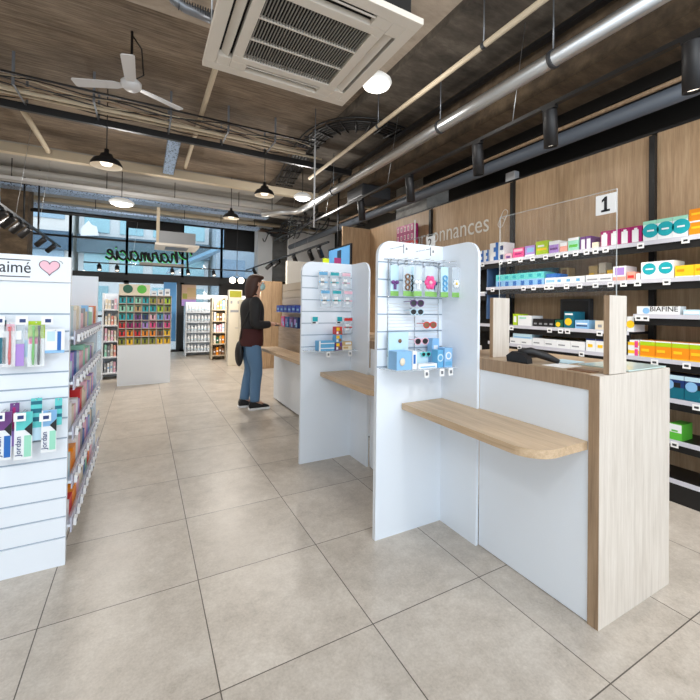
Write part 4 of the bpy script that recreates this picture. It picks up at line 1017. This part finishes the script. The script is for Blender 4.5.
tray(.25, .41, 5.52, 7.08, 3.47, 'blue-grey perforated tray hanging from the ceiling left of the cream pipe', along='Y')
tray(-3.2, 2.5, 8.66, 8.94, 3.33, 'upper perforated cable tray crossing in front of the shop windows', rods=[(x, 8.86) for x in (-2.4, -1.2, 0, 1.2, 2.4)])
tray(-3.2, 2.5, 8.05, 8.2, 3.28, 'pale solid cable tray crossing just nearer than the perforated tray', mat('tray_grey', (172, 170, 168), .5), .06, rods=[(x, 8.12) for x in (-1.9, -.6, .5, 1.7, 2.4)])
tray(-3.2, 2.5, 9.45, 9.75, 3.20, 'lower perforated cable tray crossing just before the shop windows', rods=[(x, 9.6) for x in (-2.1, -.9, .8, 1.6, 2.4)])
# service run crossing the middle of the ceiling
rn = thing('service_run', (-.6, 5.2, 3.45), 'dark-edged bundle of cables and tan pipes crossing the ceiling behind the fan', 'cable tray')
B(-3.2, 2.9, 5.44, 5.49, 3.42, 3.50, BLACK).build('support_rail', rn)
b = MB(); b.tube([(-3.2, 5.17, 3.5), (2.0, 5.17, 3.5)], .022, CREAM, 8); b.tube([(-3.2, 5.27, 3.5), (2.3, 5.27, 3.5)], .014, CREAM, 8); b.build('tan_pipe', rn)
b = MB()
for k in range(13):
    y0 = 4.96+.036*k; pts = [(-3.2+.2*j, y0+.025*math.sin(j*.85+k*2.1), 3.53+.022*math.sin(j*1.3+k)) for j in range(27)]
    b.tube(pts, .007, (BLACK, CREAM, DKGREY, OAKD)[k % 4], 5)
b.tube([(-3.2, 4.86, 3.53), (2.0, 4.86, 3.53)], .012, BLACK, 6); b.build('cables', rn)
for x in (-2.2, -1.17, -.5, .25, .9, 1.5):
    b = MB(); b.box(x-.009, x+.009, 4.98, 5.5, 3.475, 3.483, GREY); b.box(x-.012, x+.012, 4.97, 4.98, 3.47, CZ, GREY); b.box(x-.012, x+.012, 5.49, 5.5, 3.47, CZ-.0, GREY); b.build('bracket', rn)
# curved black ladder tray
lad = thing('ladder_tray', (2.1, 5.5, 3.5), 'curved black ladder cable tray sweeping across the ceiling', 'cable tray')
cl = [(2.3, 7.0), (2.2, 6.4), (2.05, 5.4), (2.03, 4.75), (2.2, 4.35), (2.55, 4.18), (2.97, 4.22)]
sp = smooth(cl, 5)
b = MB()
def offs(sp, o):
    r = []
    for i, p in enumerate(sp):
        a, c_ = sp[max(i-1, 0)], sp[min(i+1, len(sp)-1)]; d = Vector((c_[0]-a[0], c_[1]-a[1])).normalized(); r.append((p[0]-d.y*o, p[1]+d.x*o))
    return r
for o in (-.16, -.10, -.05, 0, .05, .10, .16): b.tube([(x, y, 3.6 + (0 if abs(o) < .15 else .02)) for x, y in offs(sp, o)], .012 if abs(o) > .15 else .016, BLACK, 6)
A_, C_ = offs(sp, -.16), offs(sp, .16)
for p, q_ in list(zip(A_, C_))[::2]: b.tube([(p[0], p[1], 3.585), (q_[0], q_[1], 3.585)], .012, BLACK, 6)
b.build('ladder', lad)
for (x, y) in ((2.15, 6.2), (2.0, 4.9), (2.6, 4.2)): MB().tube([(x, y, 3.59), (x, y, CZ-.12)], .008, GREY, 6).build('hanging_rod', lad)
pipe('hanging_pipe', [(-3.2, 8.5, 3.40), (4.9, 8.5, 3.40)], .022, GREY, 'thin grey pipe crossing just above the perforated tray', 'pipe', 8)
pipe('hanging_pipe', [(-3.2, 11.0, 3.5), (4.9, 11.0, 3.5)], .05, mat('dusty_brown_pipe', (150, 128, 116), .6), 'brownish pipe crossing right above the shop windows', 'pipe', 12)
for x, zb in ((-1.83, 2.62), (-1.63, 2.55)):
    tag(MB().tube([(x, 8.56, zb), (x, 8.56, CZ-.16)], .014, BLACK, 8).build('hanging_pole'), '%s black vertical rod hanging over the left gondola' % ('left' if x < -1.8 else 'right'), 'pole')
cb = MB()
random.seed(3)
for k in range(12):
    x0 = 2.95+random.random()*.7; z0 = 3.15+random.random()*.35
    cb.tube(smooth3([(x0, 7.9, z0), (x0+random.uniform(-.3, .3), 8.6, z0-.12), (x0+random.uniform(-.4, .4), 9.4, z0+.05), (x0+random.uniform(-.3, .3), 10.2, z0-.1), (x0, 11, z0+.1)]), .016, BLACK, 6)
tag(cb.build('hanging_cables'), 'tangle of black cables hanging under the dark slab at the far right', 'cables')
# lone hangers
tag(MB().tube([(1.87, 4.5, 3.34), (1.87, 4.5, 2.30)], .012, LGREY, 8).tube([(1.87, 4.5, 3.34), (1.87, 4.5, CZ)], .006, GREY, 6).build('hanging_pole'), 'pale vertical pole hanging in front of the silver duct', 'pole')
tag(B(2.85, 3.36, 5.0, 5.5, 2.98, 3.17, DKGREY, .02).build('fan_unit'), 'dark grey ventilation box beside the silver duct', 'ventilation unit')
dn = thing('hanging_duct', (3.9, 3, 3.3), 'dark rectangular duct running above the oak panelling', 'duct')
B(3.75, 4.2, -.5, 4.7, 3.2, 3.5, mat('dark_duct', (44, 42, 40), .6)).build('casing', dn)
tag(MB().box(2.86, 2.92, -.5, 7.0, 3.52, 3.56, BLACK).build('steel_channel'), 'long black steel channel under the slab beyond the cream pipe', 'channel')
tag(B(3.535, 3.61, 2.86, 2.98, 2.7205, 2.82, LGREY, .005).build('junction_box'), 'small light grey box on top of the oak panelling', 'junction box')

# ================================================================ LAMPS
def spot(loc, tgt, power, size=.9, col=(1, .93, .84), r=.03, blend=.6, name='spot_light'):
    d = bpy.data.lights.new(name, 'SPOT'); d.energy = power; d.spot_size = size; d.spot_blend = blend; d.color = col; d.shadow_soft_size = r
    o = bpy.data.objects.new(name, d); COL.objects.link(o); o.location = loc
    o.rotation_euler = (Vector(tgt)-Vector(loc)).to_track_quat('-Z', 'Y').to_euler(); return o
def point(loc, power, col=(1, .93, .84), r=.08, name='lamp_light'):
    d = bpy.data.lights.new(name, 'POINT'); d.energy = power; d.color = col; d.shadow_soft_size = r
    o = bpy.data.objects.new(name, d); COL.objects.link(o); o.location = loc; return o
SHADE_IN = mat('shade_inside', (240, 232, 218), .5)
LED_D = mat('lamp_diffuser', (255, 244, 228), .5, emit=1.6)
def pendant(x, y, z, label, r=.16, power=60):
    t = thing('pendant_lamp', (x, y, z), label, 'pendant lamp')
    MB().lathe([(r, 0), (r*.97, .03), (r*.80, .075), (r*.45, .10), (r*.36, .14), (r*.16, .15), (r*.14, .20), (0, .20)], (x, y, z), BLACKP).build('lamp_shade', t)
    MB().lathe([(r*.985, -.001), (r*.95, .02), (r*.76, .06), (0, .075)], (x, y, z), SHADE_IN).build('shade_lining', t)
    MB().lathe([(0, .005), (r*.3, .012), (r*.4, .04), (0, .06)], (x, y, z), LED_D, 16).build('bulb', t)
    MB().tube([(x, y, z+.2), (x, y, CZ)], .006, BLACK, 6).build('cord', t)
    if power: spot((x, y, z-.01), (x, y, 0), power, 2.6, r=.1)
    return t
pendant(-.40, 5.30, 2.90, 'black pendant lamp below the ceiling fan', .165)
pendant(1.58, 5.75, 2.97, 'black pendant lamp in the middle, beneath the crossing cables', .15)
pendant(1.47, 7.7, 3.0, 'far black pendant lamp right of the far air conditioner', .15, 250)
def globe(x, y, z, r, label, power=60):
    t = thing('pendant_lamp', (x, y, z), label, 'pendant lamp')
    MB().lathe([(0, -.06), (r*.5, -.052), (r*.85, -.03), (r, 0), (r*.95, .02), (r*.6, .06), (0, .08)], (x, y, z), mat('lamp_white', (236, 236, 232), .3, emit=.25)).build('lamp_shade', t)
    MB().tube([(x, y, z+.07), (x, y, CZ-.1)], .006, BLACK, 6).build('cord', t)
    if power: point((x, y, z-.16), power*.6, (1, .96, .91), .09)
globe(1.66, 2.70, 3.15, .125, 'white dome pendant lamp beside the large air conditioner', 35)
globe(-.34, 7.5, 3.0, .19, 'cream dome pendant lamp far back, left of the far air conditioner', 90)
globe(2.34, 6.15, 3.16, .15, 'white dome pendant lamp over the second display panel')
globe(-1.97, 6.6, 2.66, .20, 'white dome pendant lamp at the far left edge', 60)
# unseen dome lamps added around the camera for extra light
for i, (x, y) in enumerate(((-1.2, -.6), (1.2, -.6), (3.0, -.8), (-1.2, 1.4))):
    globe(x, y, 3.05, .15, 'added unseen dome lamp over the front of the shop, %s' % ('left of the camera', 'right of the camera', 'by the right wall', 'over the left aisle')[i], (45, 90, 90, 25)[i])
# black tracks
def track(name_l, p0, p1, label):
    t = thing('light_track', p0, label, 'light track')
    d = Vector(p1)-Vector(p0); M = Matrix.Translation(p0) @ d.to_track_quat('X', 'Z').to_matrix().to_4x4()
    B(0, d.length, -.018, .018, -.014, .014, BLACK, 0, M).build('rail', t)
    n = max(2, int(d.length/1.6))
    for i in range(n):
        p = Vector(p0)+d*((i+.5)/n)
        if 7.7 < p.y < 9.1: p.y = 7.6
        MB().tube([p, (p.x+.15, p.y, CZ-.1)], .003, GALV, 5).build('suspension_wire', t)
def spotlamp(x, y, z, tilt_to, label, ln=.22, r=.045, power=40, size=1.0, grp='black spotlights on the tracks'):
    """cylinder head hanging under a track, aimed at tilt_to"""
    t = thing('track_spotlight', (x, y, z), label, 'spotlight', grp)
    MB().box(x-.02, x+.02, y-.05, y+.05, z-.035, z-.012, BLACK).tube([(x, y, z-.03), (x, y, z-.07)], .009, BLACK, 6).build('track_adapter', t)
    c0 = Vector((x, y, z-.07)); d = (Vector(tilt_to)-c0).normalized()
    M = Matrix.Translation(c0 + d*(ln*.38)) @ d.to_track_quat('Z', 'Y').to_matrix().to_4x4()
    b = MB(); b.lathe([(0, -ln/2), (r*.94, -ln/2), (r, -ln/2+.006), (r, ln/2), (r*.9, ln/2), (r*.86, ln/2-.02), (0, ln/2-.02)], (0, 0, 0), BLACKP, 20); 
    bmesh.ops.transform(b.bm, matrix=M, verts=b.bm.verts); b.build('lamp_head', t)
    b = MB(); b.lathe([(0, ln/2-.017), (r*.84, ln/2-.017)], (0, 0, 0), LED_D, 16); bmesh.ops.transform(b.bm, matrix=M, verts=b.bm.verts); b.build('lens', t)
    if power: spot(c0+d*(ln*.9+.01), tilt_to, power, size)
track('a', (2.60, -.6, 2.80), (2.60, 8.5, 2.80), 'black light track running above the counters in front of the oak panelling')
for y, nm, tz in ((.96, 'at the top right corner of the view', 0), (1.80, 'above the number 1 screen', 0), (2.5, 'above the pill emblem', 0), (3.5, 'above the wall lettering', 0), (4.6, 'over the grey ventilation box', 0)):
    spotlamp(2.60, y, 2.80, (2.95, y+.12, 0.2), 'black cylinder spotlight on the counter track, '+nm, .26, .048, 45, 1.5)
track('b', (2.72, 5.9, 2.40), (2.72, 11.8, 2.40), 'low black light track running to the far wall on the right')
for i, y in enumerate((6.3, 6.75, 7.6, 8.6, 9.2, 10.9)):
    far_ = i in (3, 4)
    spotlamp(2.72, y, 2.40, (1.4, 10.7, .9) if far_ else (3.4, y+.5, 1.4), 'black spotlight on the low right-hand track, %s from its near end' % ORD[i], .19, .045, 110 if far_ else 22)
track('c', (-1.45, 5.4, 2.42), (-1.45, 9.4, 2.42), 'black light track at the left running towards the windows')
for i, y in enumerate((5.9, 6.25, 6.65, 7.05, 8.0, 8.8)):
    spotlamp(-1.45, y, 2.42, (-2.6, y+.5, 1.3), 'black spotlight on the left-hand track, %s from its near end' % ORD[i], .17, .042, 22)
track('d', (-1.2, 10.6, 2.26), (2.6, 10.6, 2.26), 'thin black light track crossing in front of the shop window sign')
for i, x in enumerate((-.9, -.55, .62, .98, 1.6)):
    spotlamp(x, 10.6, 2.26, (x+.1, 10.0, 1.3), 'small black spotlight on the track by the window sign, %s' % nth(i, 5), .14, .045, 10)
lp = thing('pendant_lamp', (1.95, 9.4, 1.95), 'pair of bright bare globe lamps left of the person', 'lamp')
for s in (-1, 1): MB().ball((1.95+s*.1, 9.4, 1.92), .075, mat('bright_globe', (255, 246, 232), .4, emit=3)).build('globe', lp)
point((1.95, 9.25, 1.75), 35)
MB().tube([(1.85, 9.4, 1.97), (1.95, 9.4, 2.05), (2.05, 9.4, 1.97)], .01, BLACK, 6).tube([(1.95, 9.4, 2.05), (1.95, 9.4, CZ)], .008, BLACK, 6).build('bracket', lp)

# ================================================================ PERSON
def skin(name, verts, edges, radii, m, parent, root=0, sub=2, smooth_=True):
    me = bpy.data.meshes.new(name); org = WORLD[parent.name]
    me.from_pydata([tuple(Vector(v)-org) for v in verts], edges, []); me.materials.append(m)
    o = bpy.data.objects.new(name, me); COL.objects.link(o); o.parent = parent; WORLD[o.name] = org.copy()
    md = o.modifiers.new('skin', 'SKIN'); md.use_smooth_shade = True
    for i, r in enumerate(radii):
        sv = me.skin_vertices[0].data[i]; sv.radius = r if isinstance(r, tuple) else (r, r); sv.use_root = (i == root)
    o.modifiers.new('smooth', 'SUBSURF').levels = sub; o.modifiers['smooth'].render_levels = sub
    bpy.context.view_layer.update()
    ev = o.evaluated_get(bpy.context.evaluated_depsgraph_get()); m2 = bpy.data.meshes.new_from_object(ev)
    o.modifiers.clear(); o.data = m2; m2.name = name
    for p_ in m2.polygons: p_.use_smooth = True
    return o
def loft(name, rings, m, n=24):
    """garment surface through elliptical rings (x, y, z, rx, ry)"""
    b = MB(); R_ = [[b.bm.verts.new(b_(x+rx*math.cos(2*PI*k/n), y+ry*math.sin(2*PI*k/n), z)) for k in range(n)] for x, y, z, rx, ry in rings]
    for p, q in zip(R_, R_[1:]):
        for k in range(n): b.bm.faces.new((p[k], p[(k+1) % n], q[(k+1) % n], q[k]))
    b.bm.faces.new(R_[0][::-1]); b.bm.faces.new(R_[-1]); bmesh.ops.recalc_face_normals(b.bm, faces=b.bm.faces[:])
    b._fin(b.bm.verts[:], m, None, True); return b
def sm(rings, n=4):
    out = []
    for i in range(len(rings)-1):
        p0, p1, p2, p3 = rings[max(i-1, 0)], rings[i], rings[i+1], rings[min(i+2, len(rings)-1)]
        for k in range(n):
            t = k/n; out.append(tuple(.5*(2*b1+(-a0+c0)*t+(2*a0-5*b1+4*c0-d0)*t*t+(-a0+3*b1-3*c0+d0)*t**3) for a0, b1, c0, d0 in zip(p0, p1, p2, p3)))
    out.append(rings[-1]); return out
def lerp(v, n=5):
    out = []
    for i in range(len(v)-1): out += [v[i]+(v[i+1]-v[i])*k/n for k in range(n)]
    return out+[v[-1]]
def chain(spec):
    """spec: dict name -> (pos, radius, parent)"""
    ks = list(spec); idx = {k: i for i, k in enumerate(ks)}
    return [spec[k][0] for k in ks], [(idx[spec[k][2]], idx[k]) for k in ks if spec[k][2]], [spec[k][1] for k in ks]
PX, PY = 1.235, 4.97
pr = thing('person', (PX, PY, 0), 'person in dark jacket, blue jeans and face mask standing at the long counter', 'person')
SKIN = mat('skin', (206, 160, 134), .55); HAIR = mat('dark_brown_hair', (62, 36, 26), .6); JK = mat('dark_jacket', (32, 32, 34), .8); JK2 = mat('maroon_knit', (66, 26, 26), .85)
JEAN = mat('blue_jeans', (92, 126, 160), .8); MASKM = mat('pale_mask', (176, 214, 214), .7)
# body faces +X; near side (towards the camera) is -Y
def b_(x, y, z): return (PX+x, PY+y, z)
body = dict(pelvis=(b_(-.01, 0, .90), (.115, .15), None), waist=(b_(0, 0, 1.05), (.095, .125), 'pelvis'), chest=(b_(0, 0, 1.24), (.11, .15), 'waist'), neckb=(b_(0, 0, 1.38), (.06, .07), 'chest'),
            neck=(b_(.02, 0, 1.45), .05, 'neckb'), skull=(b_(.05, 0, 1.53), (.066, .07), 'neck'), head=(b_(.055, 0, 1.60), (.085, .078), 'skull'), crown=(b_(.05, 0, 1.645), (.05, .048), 'head'))
for s, nm in ((-1, 'n'), (1, 'f')):
    st = .05 if s < 0 else -.04
    body.update({'hip'+nm: (b_(0, s*.085, .84), .085, 'pelvis'), 'knee'+nm: (b_(.025+st*.4, s*.09, .47), .056, 'hip'+nm), 'calf'+nm: (b_(-.01+st*.7, s*.09, .32), .052, 'knee'+nm), 'ank'+nm: (b_(-.03+st, s*.09, .10), .036, 'calf'+nm), 'toe'+nm: (b_(.09+st, s*.095, .045), .034, 'ank'+nm),
      'sh'+nm: (b_(-.005, s*.165, 1.345), .055, 'neckb'), 'elb'+nm: (b_(-.02, s*.205, 1.09), .042, 'sh'+nm), 'wr'+nm: (b_(.20, s*.13, 1.075), .028, 'elb'+nm), 'palm'+nm: (b_(.265, s*.11, 1.075), (.022, .036), 'wr'+nm)})
V_, E_, R_ = chain(body); skin('body', V_, E_, R_, SKIN, pr)
for s in (-1, 1):      # fingers and thumb, curled round the items held
    for k in range(4):
        oy = s*.11-(k-1.5)*.016*1; L_ = (.034, .040, .038, .030)[k]
        p = [b_(.275, oy, 1.085-.004*k), b_(.275+L_, oy*.97, 1.083-.004*k), b_(.275+L_*1.7, oy*.95, 1.068-.004*k), b_(.275+L_*1.9, oy*.95, 1.050-.003*k)]
        skin('finger', p, [(0, 1), (1, 2), (2, 3)], [.0095, .009, .008, .007], SKIN, pr, sub=1)
    p = [b_(.235, s*.085, 1.082), b_(.265, s*.068, 1.092), b_(.295, s*.066, 1.090)]
    skin('thumb', p, [(0, 1), (1, 2)], [.012, .0105, .009], SKIN, pr, sub=1)
fc = MB(); fc.ball(b_(.141, 0, 1.588), .017, SKIN, (1, .8, 1.3)); fc.build('nose', pr)
for s in (-1, 1):
    e_ = MB().ball(b_(.125, s*.032, 1.612), .011, PAPER, (1, 1, .8)); e_.ball(b_(.1335, s*.033, 1.612), .005, BLACKP, (1, 1, 1)); e_.build('eye', pr)
    MB().ball(b_(.045, s*.081, 1.59), .022, SKIN, (.8, .35, 1.3)).build('ear', pr)
hr = loft('hair', sm([(-.035, 0, 1.385, .030, .055), (-.035, 0, 1.42, .055, .085), (-.022, 0, 1.50, .078, .098), (-.005, 0, 1.58, .092, .100), (.015, 0, 1.645, .096, .096), (.030, 0, 1.69, .078, .078), (.035, 0, 1.715, .035, .035)]), HAIR)
hr.ball(b_(.085, 0, 1.672), .055, HAIR, (1, 1.25, .6), 14); hr.build('hair', pr)
mk = MB(); mk.ball(b_(.10, 0, 1.555), .062, MASKM, (.95, 1.05, .85), 16); mk.tube([b_(.11, -.064, 1.575), b_(.05, -.084, 1.60)], .002, PAPER, 5); mk.tube([b_(.11, .064, 1.575), b_(.05, .084, 1.60)], .002, PAPER, 5); mk.build('face_mask', pr)
loft('h', sm([(-.01, 0, .80, .145, .185), (-.01, 0, .86, .15, .19), (-.005, 0, .96, .142, .178), (0, 0, 1.04, .136, .168)]), JK2).build('jumper_hem', pr)
tb = loft('t', sm([(0, 0, 1.02, .140, .172), (0, 0, 1.12, .142, .175), (-.005, 0, 1.24, .148, .186), (-.008, 0, 1.33, .132, .192), (-.005, 0, 1.385, .098, .150), (.0, 0, 1.42, .070, .085), (.008, 0, 1.46, .062, .066)]), JK)
for s in (-1, 1):
    tb.tube([b_(*q) for q in smooth3([(-.005, s*.130, 1.365), (-.01, s*.178, 1.33), (-.02, s*.212, 1.22), (-.025, s*.222, 1.12), (.01, s*.212, 1.075), (.09, s*.175, 1.070), (.175, s*.138, 1.075)])], lerp([.066, .076, .066, .060, .060, .052, .044]), JK, 16)
tb.build('jacket', pr)
jb = loft('j', sm([(-.01, 0, .80, .138, .178), (-.01, 0, .86, .140, .178), (-.005, 0, .93, .13, .165)]), JEAN)
for s in (-1, 1):
    st = .05 if s < 0 else -.04
    jb.tube([b_(*q) for q in smooth3([(-.01, s*.088, .86), (-.005+st*.1, s*.09, .72), (.02+st*.35, s*.09, .50), (-.005+st*.65, s*.09, .32), (-.028+st, s*.09, .105)])], lerp([.098, .100, .076, .068, .060]), JEAN, 16)
jb.build('jeans', pr)
for s in (-1, 1):
    st = .05 if s < 0 else -.04; x0 = PX+st
    sh = MB()
    prof = [(-.095, .022), (-.10, .06), (-.085, .105), (-.03, .115), (.03, .085), (.10, .062), (.145, .045), (.155, .022)]
    sh.prism([(x0+a, b) for a, b in prof], 'Y', PY+s*.092-.042, PY+s*.092+.042, BLACKP)
    bmesh.ops.bevel(sh.bm, geom=[e for e in sh.bm.edges if abs(e.verts[0].co.y-e.verts[1].co.y) < 1e-5], offset=.012, segments=2, affect='EDGES'); sh.mats = [BLACKP]
    o_ = sh.build('shoe', pr)
    B(x0-.105, x0+.16, PY+s*.092-.046, PY+s*.092+.046, .0, .026, PAPER, .008).build('shoe_sole', pr)
tag(B(PX+.262, PX+.35, PY-.115, PY+.10, 1.050, 1.058, P['black'], .002).build('phone'), 'flat black device held in the hands of the person', 'phone')
bg = thing('shoulder_bag', (PX-.15, PY-.05, .5), 'black bag hanging behind the person against the blue jeans', 'bag')
MB().ball((PX-.155, PY+.02, .70), .12, BLACKP, (.42, .8, 1.35), 16).build('body', bg)
MB().tube([(PX-.155, PY-.02, .85), (PX-.15, PY-.12, 1.05), (PX-.04, PY-.19, 1.36), (PX+.0, PY-.15, 1.42)], .008, BLACKP, 6).build('strap', bg)

# ================================================================ DAYLIGHT
w = bpy.data.worlds.new('world'); SC.world = w; w.use_nodes = True
bgn = w.node_tree.nodes['Background']; bgn.inputs[0].default_value = (.80, .90, 1.0, 1); bgn.inputs[1].default_value = 2.2
SC.view_settings.view_transform = 'Standard'; SC.view_settings.look = 'None'; SC.view_settings.gamma = 1; SC.view_settings.use_curve_mapping = False
SC.view_settings.exposure = 0.02
SC.cycles.use_denoising = True; SC.cycles.max_bounces = 8; SC.cycles.transparent_max_bounces = 12; SC.cycles.diffuse_bounces = 4
SC.cycles.sample_clamp_indirect = 6; SC.cycles.caustics_reflective = False; SC.cycles.caustics_refractive = False
